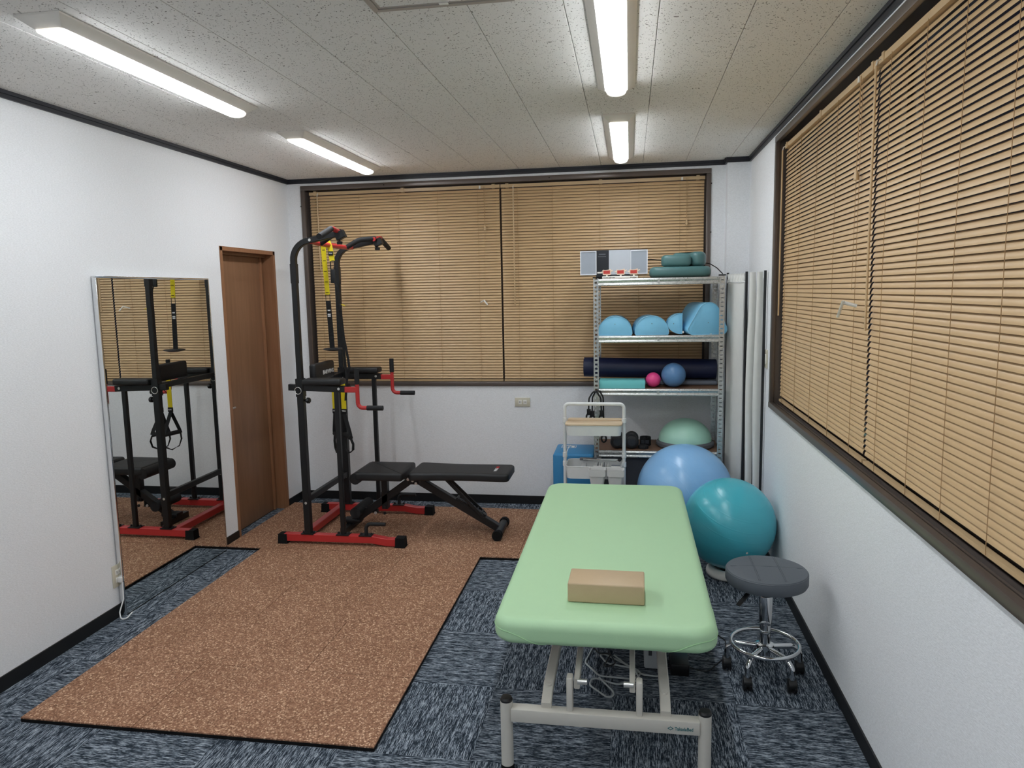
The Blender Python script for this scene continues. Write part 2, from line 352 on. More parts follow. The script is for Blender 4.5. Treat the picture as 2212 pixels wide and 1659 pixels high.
    def loft(s, poly, z0, z1, rt, rb=None, n=5, crown=0.0):
        """polygon slab whose upper and lower edges are rolled over with radius rt / rb"""
        rb = rt if rb is None else rb; k = len(poly); P = [Vector((x, y)) for x, y in poly]
        area = sum(P[i-1].x*P[i].y - P[i].x*P[i-1].y for i in range(k))
        N = []
        for i in range(k):
            d1 = (P[i]-P[i-1]).normalized(); d2 = (P[(i+1) % k]-P[i]).normalized(); t_ = (d1+d2).normalized()
            nn = Vector((t_.y, -t_.x)); N.append(nn if area > 0 else -nn)
        rings = []
        for q in range(n+1):
            a = PI/2*q/n; rings.append((rb*(1-math.sin(a)), z0+rb*(1-math.cos(a))))
        for q in range(n+1):
            a = PI/2*q/n; rings.append((rt*(1-math.cos(a)), z1-rt*(1-math.sin(a))))
        rings.append((rt*1.22, z1+crown)); vs = []
        for ins, z in rings: vs += [(P[i].x-N[i].x*ins, P[i].y-N[i].y*ins, z) for i in range(k)]
        R_ = len(rings); fs = [tuple(range(k-1, -1, -1)), tuple((R_-1)*k+i for i in range(k))]
        for q in range(R_-1):
            for i in range(k): fs.append((q*k+i, q*k+(i+1) % k, (q+1)*k+(i+1) % k, (q+1)*k+i))
        return s.add(vs, fs)
    def sphere(s, c, r, seg=48, rings=28, sz=1.0):
        return s.lathe([(r*math.sin(PI*i/rings), -r*sz*math.cos(PI*i/rings)) for i in range(rings+1)], c, seg)
    def build(s, name, mats, parent=None, smooth=None, angle=35):
        me = bpy.data.meshes.new(name)
        o0 = wloc(parent) if parent else Vector((0,0,0))
        me.from_pydata([tuple(v - o0) for v in s.v], [], s.f)
        if not isinstance(mats, (list, tuple)): mats = [mats]
        for m_ in mats: me.materials.append(M[m_] if isinstance(m_, str) else m_)
        if len(mats) > 1: me.polygons.foreach_set('material_index', s.m)
        bm = bmesh.new(); bm.from_mesh(me); bmesh.ops.recalc_face_normals(bm, faces=bm.faces[:])
        if smooth is not False:
            for f in bm.faces: f.smooth = True
            lim = math.radians(angle)
            for e in bm.edges:
                if len(e.link_faces) == 2 and e.calc_face_angle(0) > lim: e.smooth = False
        bm.to_mesh(me); bm.free(); me.update()
        ob = bpy.data.objects.new(name, me); COL.objects.link(ob)
        if parent: ob.parent = parent
        return ob
def wloc(o):
    v = Vector(o.location)
    while o.parent: o = o.parent; v += Vector(o.location)
    return v
def tag(o, label, cat, group=None):
    o['label'] = label; o['category'] = cat
    if group: o['group'] = group
    return o
def thing(name, label, cat, loc, group=None):
    o = bpy.data.objects.new(name, None); COL.objects.link(o); o.location = loc; o.empty_display_size = .05
    return tag(o, label, cat, group)
def struct(o): o['kind'] = 'structure'; return o
def sroot(name, loc):
    o = bpy.data.objects.new(name, None); COL.objects.link(o); o.location = loc; return struct(o)
def lettering(txt, size, origin, xdir, ydir, mat_, parent, name='lettering', ext=0.0006, align='CENTER', sx=1.0):
    cu = bpy.data.curves.new('tmp', 'FONT'); cu.body = txt; cu.size = size; cu.extrude = ext; cu.align_x = align; cu.align_y = 'CENTER'
    cu.resolution_u = 2; cu.offset = size * .012
    to = bpy.data.objects.new('tmp', cu); COL.objects.link(to)
    dg = bpy.context.evaluated_depsgraph_get(); me = bpy.data.meshes.new_from_object(to.evaluated_get(dg))
    bpy.data.objects.remove(to); bpy.data.curves.remove(cu)
    x = Vector(xdir).normalized(); y = Vector(ydir).normalized(); z = x.cross(y)
    o0 = Vector(origin) - (wloc(parent) if parent else Vector((0,0,0)))
    T = Matrix(((x.x*sx, y.x, z.x, o0.x), (x.y*sx, y.y, z.y, o0.y), (x.z*sx, y.z, z.z, o0.z), (0,0,0,1)))
    me.transform(T); me.materials.clear(); me.materials.append(M[mat_]); me.name = name
    ob = bpy.data.objects.new(name, me); COL.objects.link(ob)
    if parent: ob.parent = parent
    return ob
def dup(src, parent, loc=None):
    c = src.copy(); COL.objects.link(c); c.parent = parent
    if loc is not None: c.location = loc
    return c

# ================================================================== SETTING
floor = struct(B().box(XL-.3, XR+.15, YF-.1, YB+.15, -.12, -.006).build('floor', 'slab'))
# carpet tiles, quarter-turned
xs = [-3.07 + .5*i for i in range(9)]; ys = [2.41 + .5*i for i in range(-11, 8)]
tmeshes = {}
def clipbox(a0, a1, lo, hi): return max(a0, lo), min(a1, hi)
for i in range(8):
    for j in range(18):
        x0, x1 = clipbox(xs[i], xs[i]+.5, -2.80 if 4.6 < ys[j]+.26 < 5.5 else XL, XR); y0, y1 = clipbox(ys[j], ys[j]+.5, YF, YB)
        if x1 - x0 < .03 or y1 - y0 < .03: continue
        rot = (i + j) % 2
        sx, sy = x1-x0, y1-y0
        lx, ly = (sy, sx) if rot else (sx, sy)
        key = (round(lx, 3), round(ly, 3))
        if key not in tmeshes:
            o = B().box(-lx/2+.0004, lx/2-.0004, -ly/2+.0004, ly/2-.0004, -.006, 0).build('carpet_tile', 'carpet', smooth=False); tmeshes[key] = o.data
            o.parent = floor
        else:
            o = bpy.data.objects.new('carpet_tile', tmeshes[key]); COL.objects.link(o); o.parent = floor
        o.location = ((x0+x1)/2, (y0+y1)/2, 0); o.rotation_euler = (0, 0, PI/2 if rot else 0)
# ceiling with mineral boards
ceil = struct(B().box(XL-.15, XR+.15, YF-.1, YB+.15, H+.012, H+.12).build('ceiling', 'plaster'))
P_ = .3065; L_ = .613; x0c = .095 - 10*P_; cm = {}
for i in range(13):
    for j in range(-12, 6):
        off = 0 if i % 2 else L_/2
        y0, y1 = clipbox(4.23 + j*L_ - off, 4.23 + (j+1)*L_ - off, YF, YB); x0, x1 = clipbox(x0c + i*P_, x0c + (i+1)*P_, XL, XR)
        if x1-x0 < .02 or y1-y0 < .02: continue
        key = (round(x1-x0, 3), round(y1-y0, 3)); a, b = (x1-x0)/2, (y1-y0)/2
        if key not in cm:
            o = B().box(-a+.0013, a-.0013, -b+.0004, b-.0004, 0, .012, bev=.0008, seg=1).build('ceiling_board', 'ceil', smooth=False); cm[key] = o.data
        else:
            o = bpy.data.objects.new('ceiling_board', cm[key]); COL.objects.link(o)
        o.parent = ceil; o.location = ((x0+x1)/2, (y0+y1)/2, H)
# walls
WX0, WX1, WZ0, WZ1 = -2.584, .576, .960, 2.553          # back window hole
RY0, RY1 = 1.18, 4.585                                  # right window hole along y
DY0, DY1, DZ = 4.588, 5.353, 2.033                      # door hole
T = .14
wb = B(); wb.box(XL-T, XR+T, YB, YB+T, -.1, WZ0).box(XL-T, XR+T, YB, YB+T, WZ1, H+.1).box(XL-T, WX0, YB, YB+T, WZ0, WZ1).box(WX1, XR+T, YB, YB+T, WZ0, WZ1)
struct(wb.build('wall_back', 'wall', smooth=False))
wl = B(); wl.box(XL-T, XL, YF-T, DY0, -.1, H+.1).box(XL-T, XL, DY1, YB, -.1, H+.1).box(XL-T, XL, DY0, DY1, DZ, H+.1)
struct(wl.build('wall_left', 'wall', smooth=False))
wr = B(); wr.box(XR, XR+T, YF-T, RY0, -.1, H+.1).box(XR, XR+T, RY1, YB, -.1, H+.1).box(XR, XR+T, RY0, RY1, -.1, .970).box(XR, XR+T, RY0, RY1, 2.555, H+.1)
struct(wr.build('wall_right', 'wall', smooth=False))
struct(B().box(XL-T, XR+T, YF-T, YF, -.1, H+.1).build('wall_front', 'wall', smooth=False))
struct(B().box(.690, XR, YB-.10, YB, 0, H).build('wall_corner', 'wall', smooth=False))
# crown trims (stepped strip)
def crown(name, p0, p1, n):
    """p0-p1 along the wall, n = direction into the room"""
    p0, p1, n = Vector(p0), Vector(p1), Vector(n); b = B()
    for (d, z0, z1) in ((.012, H-.035, H-.0175), (.018, H-.0165, H), (.010, H-.0175, H-.0165)):
        q = [p0, p1, p1+n*d, p0+n*d]
        b.add([(v.x, v.y, z0) for v in q] + [(v.x, v.y, z1) for v in q], [(0,3,2,1),(4,5,6,7),(0,1,5,4),(1,2,6,5),(2,3,7,6),(3,0,4,7)])
    return struct(b.build(name, 'trim', smooth=False))
crown('trim_1', (XL, YF, 0), (XL, YB, 0), (1,0,0)); crown('trim_2', (XL, YB, 0), (.69, YB, 0), (0,-1,0))
crown('trim_3', (.678, YB-.1, 0), (XR, YB-.1, 0), (0,-1,0)); crown('trim_4', (.69, YB, 0), (.69, YB-.1, 0), (-1,0,0)); crown('trim_5', (XR, YF, 0), (XR, YB-.1, 0), (-1,0,0))
BB = .068
struct(B().box(XL, XL+.007, YF, DY0, 0, BB).box(XL, XL+.007, DY1, YB, 0, BB).build('baseboard_left', 'base', smooth=False))
struct(B().box(XL, .69, YB-.007, YB, 0, BB).build('baseboard_back', 'base', smooth=False))
struct(B().box(XR-.007, XR, YF, YB-.1, 0, BB).build('baseboard_right', 'base', smooth=False))
struct(B().box(.69, XR-.007, YB-.107, YB-.1, 0, BB).build('baseboard_corner', 'base', smooth=False))

# door (sliding, set back in its brown lining)
d = sroot('door_1', (XL, (DY0+DY1)/2, 0))
DX = -2.800
B().box(DX-.04, DX, DY0+.01, 5.276, .004, DZ-.02, bev=.002).build('door_panel', 'door', d)
B().box(DX-.02, DX+.012, 5.272, 5.300, .004, DZ-.02, bev=.002).build('door_stile', 'casing', d)
B().box(XL-T, XL+.006, DY0-.002, DY0+.026, 0, DZ).build('door_jamb', 'casing', d)
B().box(XL-T, XL+.006, DY1-.026, DY1+.002, 0, DZ).build('door_jamb', 'casing', d)
B().box(XL-T, XL+.006, DY0, DY1, DZ-.026, DZ+.002).build('door_head', 'casing', d)
B().box(DX-.005, DX+.030, DY0+.026, DY1-.026, DZ-.045, DZ-.026).build('door_track', 'door', d)
B().box(DX-.03, DX+.0008, 4.650, 4.658, .28, 1.90).build('door_groove', 'darkgap', d)
hb = B(); hb.tube(fillet([(DX, 4.665, .915), (DX+.035, 4.665, .915), (DX+.035, 4.745, .915)], .012), .007, 8)
hb.build('door_handle', 'hatch', d)
B().box(DX-.05, DX-.03, 5.28, DY1, .0, DZ).build('door_back', 'door', d)

# windows with blinds ------------------------------------------------
def frame4(b, ax, a0, a1, z0, z1, wid, d0, d1, face):
    """rectangular ring: along axis ax from a0..a1, z0..z1, member width wid, depth d0..d1"""
    def bx(u0, u1, q0, q1):
        if ax == 'x': b.box(u0, u1, min(d0,d1), max(d0,d1), q0, q1)
        else: b.box(min(d0,d1), max(d0,d1), u0, u1, q0, q1)
    bx(a0, a0+wid, z0, z1); bx(a1-wid, a1, z0, z1); bx(a0+wid, a1-wid, z1-wid, z1); bx(a0+wid, a1-wid, z0, z0+wid)
w1 = sroot('window_1', ((WX0+WX1)/2, YB, WZ0))
for nm, bx in (('frame_top', (WX0-.012, WX1+.012, YB-.012, YB+.012, WZ1-.030, WZ1+.006)), ('frame_bottom', (WX0-.012, WX1+.012, YB-.014, YB+.012, WZ0-.004, WZ0+.030)), ('frame_side', (WX0-.012, WX0+.022, YB-.012, YB+.012, WZ0+.03, WZ1-.03)), ('frame_side', (WX1-.022, WX1+.012, YB-.012, YB+.012, WZ0+.03, WZ1-.03))):
    B().box(*bx, bev=.003).build(nm, 'bronze', w1)
b = B(); frame4(b, 'x', WX0+.001, WX1-.001, WZ0+.001, WZ1-.001, .012, YB+.012, YB+T-.002, 1); b.build('frame_reveal', 'bronze', w1, smooth=False)
b = B(); frame4(b, 'x', WX0+.012, WX1-.012, WZ0+.012, WZ1-.012, .04, YB+.10, YB+.125, 1); b.box(-1.03, -.97, YB+.10, YB+.125, WZ0+.05, WZ1-.05); b.build('sash', 'bronze', w1, smooth=False)
B().box(WX0+.05, -1.03, YB+.11, YB+.114, WZ0+.05, WZ1-.05).build('pane', 'glass', w1, smooth=False)
B().box(-.97, WX1-.05, YB+.11, YB+.114, WZ0+.05, WZ1-.05).build('pane', 'glass', w1, smooth=False)
for x, z in ((-2.595, 2.40), (-1.9, 2.541), (-1.0, .975), (-.55, .975), (.588, 2.45), (.588, 2.1), (-.6, 2.541)):
    B().lathe([(0, 0), (.005, 0), (.005, .0015), (0, .0015)], (x, YB-.0135, z), 10, ax='y').build('screw', 'darkgap', w1)
lb = B(); lb.tube([(-1.155, YB+.02, 1.615), (-1.12, YB-.02, 1.63), (-1.09, YB-.03, 1.595)], .006, 8); lb.build('latch_handle', 'ivory', w1)
w2 = sroot('window_2', (XR, (RY0+RY1)/2, .97))
for nm, bx in (('frame_top', (XR-.012, XR+.012, RY0-.012, RY1+.012, 2.525, 2.561)), ('frame_bottom', (XR-.014, XR+.012, RY0-.012, RY1+.012, .966, 1.000)), ('frame_side', (XR-.012, XR+.012, RY0-.012, RY0+.022, 1.0, 2.525)), ('frame_side', (XR-.012, XR+.012, RY1-.022, RY1+.012, 1.0, 2.525))):
    B().box(*bx, bev=.003).build(nm, 'bronze', w2)
b = B(); frame4(b, 'y', RY0+.001, RY1-.001, .971, 2.554, .012, XR+.012, XR+T-.002, 1)
for q in (.02, .045, .07, .085): b.box(XR+q, XR+q+.006, RY0+.012, RY1-.012, .983, .996)
b.build('frame_reveal', 'bronze', w2, smooth=False)
b = B(); frame4(b, 'y', RY0+.012, RY1-.012, .983, 2.543, .04, XR+.10, XR+.125, 1); b.box(XR+.10, XR+.125, 2.82, 2.88, 1.02, 2.50); b.build('sash', 'bronze', w2, smooth=False)
B().box(XR+.11, XR+.114, RY0+.05, 2.82, 1.02, 2.50).build('pane', 'glass', w2, smooth=False)
B().box(XR+.11, XR+.114, 2.88, RY1-.05, 1.02, 2.50).build('pane', 'glass', w2, smooth=False)
lb = B(); lb.tube([(XR+.02, 3.02, 1.615), (XR-.03, 3.03, 1.63)], .007, 8); lb.bar([(XR-.03, 3.02, 1.635), (XR-.034, 3.075, 1.570)], .012, .005, side=(1,0,0)); lb.build('latch_handle', 'ivory', w2)

SW, SP = .0247, .0220
def blind(label, org, ax, inn, length, ztop, zbot, cords, wand, tassel, tilt=60):
    """org: start corner of the blind on its own plane; ax: unit vector along; inn: unit vector into the room"""
    ax, inn = Vector(ax), Vector(inn); org = Vector(org)
    t = thing('venetian_blind', label, 'blind', (org.x, org.y, zbot), 'tan slatted blinds')
    def P(a, d_, z): return org.xy.to_3d() + ax*a + inn*d_ + Vector((0,0,z))
    def bx(a0, a1, d0, d1, z0, z1):
        q = [P(a0,d0,0), P(a1,d0,0), P(a1,d1,0), P(a0,d1,0)]
        return ([(v.x, v.y, z0) for v in q] + [(v.x, v.y, z1) for v in q], [(0,3,2,1),(4,5,6,7),(0,1,5,4),(1,2,6,5),(2,3,7,6),(3,0,4,7)])
    B().add(*bx(0, length, -.013, .013, ztop-.024, ztop)).build('head_rail', 'blindrail', t, smooth=False)
    for a in (.05, length*.5, length-.05):
        B().add(*bx(a-.012, a+.012, -.014, .016, ztop-.027, ztop+.006)).build('bracket', 'blindrail', t, smooth=False)
    B().add(*bx(.002, length-.002, -.009, .010, zbot, zbot+.013)).build('bottom_rail', 'blindrail', t, smooth=False)
    # one curved slat, then shared
    n = 6; prof = []
    for i in range(n+1):
        u = (i/n - .5); prof.append((u*SW, .0028*(1-(2*u)**2)))
    c, s_ = math.cos(math.radians(tilt)), math.sin(math.radians(tilt))
    vs = []
    for a in (.004, length-.004):
        for (u, hgt) in prof:
            # room-side edge low; bulge towards the room
            dd = -u*c + hgt*s_; zz = u*s_ + hgt*c
            v = ax*a + inn*dd; vs.append((v.x, v.y, zz))
    fs = [(i, i+1, n+2+i, n+1+i) for i in range(n)]
    me = bpy.data.meshes.new('slat'); me.from_pydata(vs, [], fs); me.materials.append(M['blind'])
    for p in me.polygons: p.use_smooth = True
    me.update()
    ns = int((ztop-.030 - zbot-.012)/SP); o0 = wloc(t)
    for i in range(ns):
        z = ztop - .036 - SP*i - .004
        o = bpy.data.objects.new('slat', me); COL.objects.link(o); o.parent = t
        o.location = (0, 0, z - o0.z)
        jit = random.uniform(-.03, .03)
        o.rotation_euler = (ax * jit)
    for a in cords:
        b = B()
        for dd in (.0135,):
            b.tube([P(a, dd, zbot+.004), P(a, dd, ztop-.02)], .0011, 5)
        b.build('ladder_cord', 'cord', t)
    a, l_ = wand
    b = B(); b.tube([P(a, .030, ztop-.035), P(a, .030, ztop-l_)], .0045, 6); wd = b.build('tilt_wand', 'blindrail', t)
    b = B(); b.tube([P(a, .010, ztop-.012), P(a, .026, ztop-.018), P(a, .030, ztop-.036)], .003, 6); b.build('hook', 'ivory', wd)
    a, l_ = tassel
    b = B(); b.tube([P(a-.004, .018, ztop-.012), P(a, .022, ztop-l_)], .0012, 5); b.tube([P(a+.006, .018, ztop-.012), P(a, .022, ztop-l_)], .0012, 5); b.tube([P(a, .022, ztop-l_), P(a-.01, .02, ztop-l_-.45)], .001, 5)
    cd = b.build('lift_cord', 'cord', t)
    b = B(); q = P(a, .022, ztop-l_); b.lathe([(0, .016), (.006, .014), (.010, -.004), (.010, -.022), (0, -.022)], q, 10); b.build('tassel', 'blindrail', cd)
    b = B(); q = P(a-.035, .013, ztop-.014); b.box(q.x-.006, q.x+.006, q.y-.006, q.y+.006, q.z-.012, q.z+.010); b.build('cord_lock', 'ivory', t, smooth=False)
    return t
BYP = YB + .050
blind('tan slatted blind on the back window, behind the exercise tower', (-2.545, BYP, 0), (1,0,0), (0,-1,0), 1.555, 2.513, .990, (.07, .42, .74, 1.06, 1.38), (.075, .62), (1.435, .32))
blind('tan slatted blind on the back window, behind the steel rack', (-.983, BYP, 0), (1,0,0), (0,-1,0), 1.530, 2.513, .990, (.13, .40, .76, 1.05, 1.35), (.10, .93), (1.40, .33))
RXP = XR + .048
blind('tan slatted blind on the side window, between the folding screen and the window latch', (RXP, 4.545, 0), (0,-1,0), (-1,0,0), 1.600, 2.505, 1.012, (.10, .42, .76, 1.10, 1.44), (.022, .98), (1.43, .38), 65)
blind('tan slatted blind on the side window, at the right edge of the photo', (RXP, 2.930, 0), (0,-1,0), (-1,0,0), 1.690, 2.505, 1.012, (.14, .45, .72, 1.0, 1.35), (.03, .98), (1.30, .38), 63)

# ceiling hatch
hx0, hx1, hy0, hy1 = -.822, -.360, 1.955, 2.415
t = thing('ceiling_hatch', 'square aluminium framed access hatch in the ceiling', 'hatch', ((hx0+hx1)/2, (hy0+hy1)/2, H))
b = B()
for (a0, a1, c0, c1) in ((hx0, hx1, hy1-.018, hy1), (hx0, hx1, hy0, hy0+.018), (hx0, hx0+.018, hy0+.018, hy1-.018), (hx1-.018, hx1, hy0+.018, hy1-.018)): b.box(a0, a1, c0, c1, H-.006, H+.004)
b.build('outer_frame', 'hatch', t, smooth=False)
b = B(); e = .021
for (a0, a1, c0, c1) in ((hx0+e, hx1-e, hy1-e-.008, hy1-e), (hx0+e, hx1-e, hy0+e, hy0+e+.008), (hx0+e, hx0+e+.008, hy0+e+.008, hy1-e-.008), (hx1-e-.008, hx1-e, hy0+e+.008, hy1-e-.008)): b.box(a0, a1, c0, c1, H-.004, H+.002)
b.build('door_frame', 'hatch', t, smooth=False)
B().box(hx0+.029, hx1-.029, hy0+.029, hy1-.029, H-.002, H+.001).build('door_board', 'ceil', t, smooth=False)
B().box(-.60, -.57, hy1-.03, hy1-.018, H-.007, H-.004, bev=.001).build('latch', 'ivory', t)

# ceiling lights
def light(label, xc, y0, y1):
    t = thing('ceiling_light', label, 'ceiling light', (xc, (y0+y1)/2, H), 'long tube ceiling lights')
    a, bq = .083, .050; z1 = H-.0005; z2 = H-.034; e = .045
    vs = [(xc-a, y0, z1), (xc+a, y0, z1), (xc+a, y1, z1), (xc-a, y1, z1), (xc-a, y0, z1-.006), (xc+a, y0, z1-.006), (xc+a, y1, z1-.006), (xc-a, y1, z1-.006), (xc-bq, y0+e, z2), (xc+bq, y0+e, z2), (xc+bq, y1-e, z2), (xc-bq, y1-e, z2)]
    B().add(vs, [(0,3,2,1), (0,1,5,4), (1,2,6,5), (2,3,7,6), (3,0,4,7), (4,5,9,8), (5,6,10,9), (6,7,11,10), (7,4,8,11), (8,9,10,11)]).build('housing', 'lampbody', t, smooth=False)
    r = .044; ya, yb = y0+e-.002, y1-e+.002
    def half(yA, yB, rr, mt, nm, n=16, rnd=0):
        vs = []
        for y, f in ((yA, 1), (yB, 1)):
            for i in range(n+1):
                th = PI*i/n; vs.append((xc + rr*math.cos(th), y, z2-.001 - .022*(rr/.044)*math.sin(th)**.8 if 0 < i < n else z2-.001))
        fs = [(i, i+1, n+2+i, n+1+i) for i in range(n)] + [tuple(range(n+1)), tuple(range(2*n+1, n, -1)), (0, n+1, 2*n+1, n)]
        return B().add(vs, fs).build(nm, mt, t, angle=50)
    half(ya+.022, yb-.022, r, 'lamp', 'diffuser'); half(ya, ya+.022, r*.985, 'lampend', 'end_cap'); half(yb-.022, yb, r*.985, 'lampend', 'end_cap')
    return t
light('long tube ceiling light at the upper left, above the wall with the mirror', -1.879, 2.20, 3.47)
light('small far-left tube ceiling light above the exercise tower', -1.879, 3.99, 5.27)
light('tube ceiling light cut off by the top edge, above the treatment bed', -.060, 2.23, 3.50)
light('small far tube ceiling light in front of the steel rack', -.060, 4.02, 5.29)
light('added unseen tube ceiling light overhead behind the photographer, left row', -1.879, .42, 1.69)  # this pair is out of view, added on the same grid for its light
light('added unseen tube ceiling light overhead just behind the top edge, right row', -.060, .45, 1.72)
light('added unseen tube ceiling light far behind the photographer, left row', -1.879, -1.36, -.09)  # unseen rear pair, added to lighten the back wall from the front
light('added unseen tube ceiling light far behind the photographer, right row', -.060, -1.33, -.06)

# outlets -------------------------------------------------------------
t = thing('wall_outlet', 'beige wall outlet with a white plug beside the mirror', 'outlet', (XL, 3.365, .225))
B().box(XL, XL+.007, 3.329, 3.401, .167, .287, bev=.002).build('plate', 'beige', t)
for z in (.247, .205):
    B().box(XL+.006, XL+.0085, 3.348, 3.382, z-.014, z+.014, bev=.001).build('socket', 'ivory', t)
B().box(XL+.008, XL+.009, 3.357, 3.360, .240, .254).box(XL+.008, XL+.009, 3.370, 3.373, .240, .254).build('slots', 'slot', t, smooth=False)
t = thing('power_cable', 'white power cable plugged in beside the mirror, looping to the floor', 'cable', (XL+.03, 3.365, 0))
B().box(XL+.009, XL+.032, 3.353, 3.379, .190, .220, bev=.006).build('plug', 'wcable', t)
b = B(); b.tube(fillet([(XL+.030, 3.366, .190), (XL+.036, 3.355, .10), (XL+.032, 3.322, .040), (XL+.046, 3.310, .006), (XL+.066, 3.330, .005), (XL+.070, 3.370, .022)], .025), .0035, 8); b.build('cable', 'wcable', t)
t = thing('wall_outlet', 'beige double outlet on the back wall below the blinds', 'outlet', (-.834, YB, .827))
B().box(-.894, -.774, YB-.007, YB, .791, .863, bev=.002).build('plate', 'beige', t)
for x in (-.852, -.814):
    B().box(x-.014, x+.014, YB-.0085, YB-.006, .810, .844, bev=.001).build('socket', 'ivory', t)
    B().box(x-.007, x-.004, YB-.009, YB-.008, .822, .834).box(x+.004, x+.007, YB-.009, YB-.008, .822, .834).build('slots', 'slot', t, smooth=False)
t = thing('wall_switch', 'narrow beige switch plate beside the side window frame', 'switch', (XR, 4.75, 1.245))
B().box(XR-.007, XR, 4.715, 4.785, 1.188, 1.303, bev=.002).build('plate', 'beige', t)
B().box(XR-.010, XR-.006, 4.738, 4.762, 1.215, 1.276, bev=.001).build('rocker', 'ivory', t)

# mirror --------------------------------------------------------------
t = thing('wall_mirror', 'tall frameless mirror standing against the left wall beside the door', 'mirror', (-2.69, 3.875, 0))
MX = -2.680
B().box(MX-.003, MX, 3.378, 4.374, .006, 1.804).build('glass', 'mirror', t, smooth=False)
B().box(XL+.007, MX-.0035, 3.376, 4.376, .004, 1.806).build('backing', 'slot', t, smooth=False)
B().box(XL+.008, MX+.0005, 3.366, 3.3755, 0, 1.808, bev=.001).build('side_rail', 'silver', t)
B().box(XL+.008, MX+.0005, 4.3765, 4.384, 0, 1.808, bev=.001).build('side_rail', 'silver', t)
B().box(XL+.008, MX+.0005, 3.366, 4.384, 1.8085, 1.815, bev=.001).build('top_rail', 'silver', t)
B().box(MX-.0033, MX+.0006, 3.376, 4.376, 0, .006).build('bottom_rail', 'base', t, smooth=False)

# ================================================================== FLOOR MATS
MZ = .020
def rmat(label, x0, x1, y0, y1):
    b = B(); g = .0014
    b.cur = 1; b.box(x0+g, x1-g, y0+g, y1-g, 0, MZ*.72)
    b.cur = 0; b.box(x0+g, x1-g, y0+g, y1-g, MZ*.72, MZ)
    o = b.build('rubber_floor_mat', ['granule', 'rubber'], None, smooth=False)
    # origin to the mat's own place
    c = Vector(((x0+x1)/2, (y0+y1)/2, 0)); o.data.transform(Matrix.Translation(-c)); o.location = c
    return tag(o, label, 'floor mat', 'brown speckled rubber floor mats')
ma, mb_, mc = -2.439, -1.939, -1.439; md = -.939
R = [2.411, 2.906, 3.402, 3.898, 4.394, 4.915, 5.437]
rmat('brown speckled rubber mat, short piece at the near left corner of the mat strip', ma, mb_, R[0], R[1]); rmat('brown speckled rubber mat, long piece along the near edge of the mat strip', mb_, md, R[0], R[1])
rmat('brown speckled rubber mat, long left piece in the second row from the near edge', ma, mc, R[1], R[2]); rmat('brown speckled rubber mat, short right piece in the second row from the near edge', mc, md, R[1], R[2])
rmat('brown speckled rubber mat, short left piece in the third row, facing the mirror', ma, mb_, R[2], R[3]); rmat('brown speckled rubber mat, long right piece in the third row from the near edge', mb_, md, R[2], R[3])
rmat('brown speckled rubber mat, long left piece in the row nearest the tower base', ma, mc, R[3], R[4]); rmat('brown speckled rubber mat, short right piece in the fourth row, at the inner carpet corner', mc, md, R[3], R[4])
rmat('brown speckled rubber mat under the near red rail of the tower, by the door', -2.700, -1.70, R[4], R[5]); rmat('brown speckled rubber mat under the bench, in the row with the near red rail', -1.70, -.70, R[4], R[5]); rmat('brown speckled rubber mat beside the treatment bed head, mostly hidden', -.70, -.30, R[4], R[5])
rmat('brown speckled rubber mat in the far left corner behind the tower', -2.700, -2.20, R[5], R[6]); rmat('brown speckled rubber mat under the far red rail of the tower', -2.20, -1.20, R[5], R[6]); rmat('brown speckled rubber mat by the back wall, between bench and blue cube', -1.20, -.56, R[5], R[6])

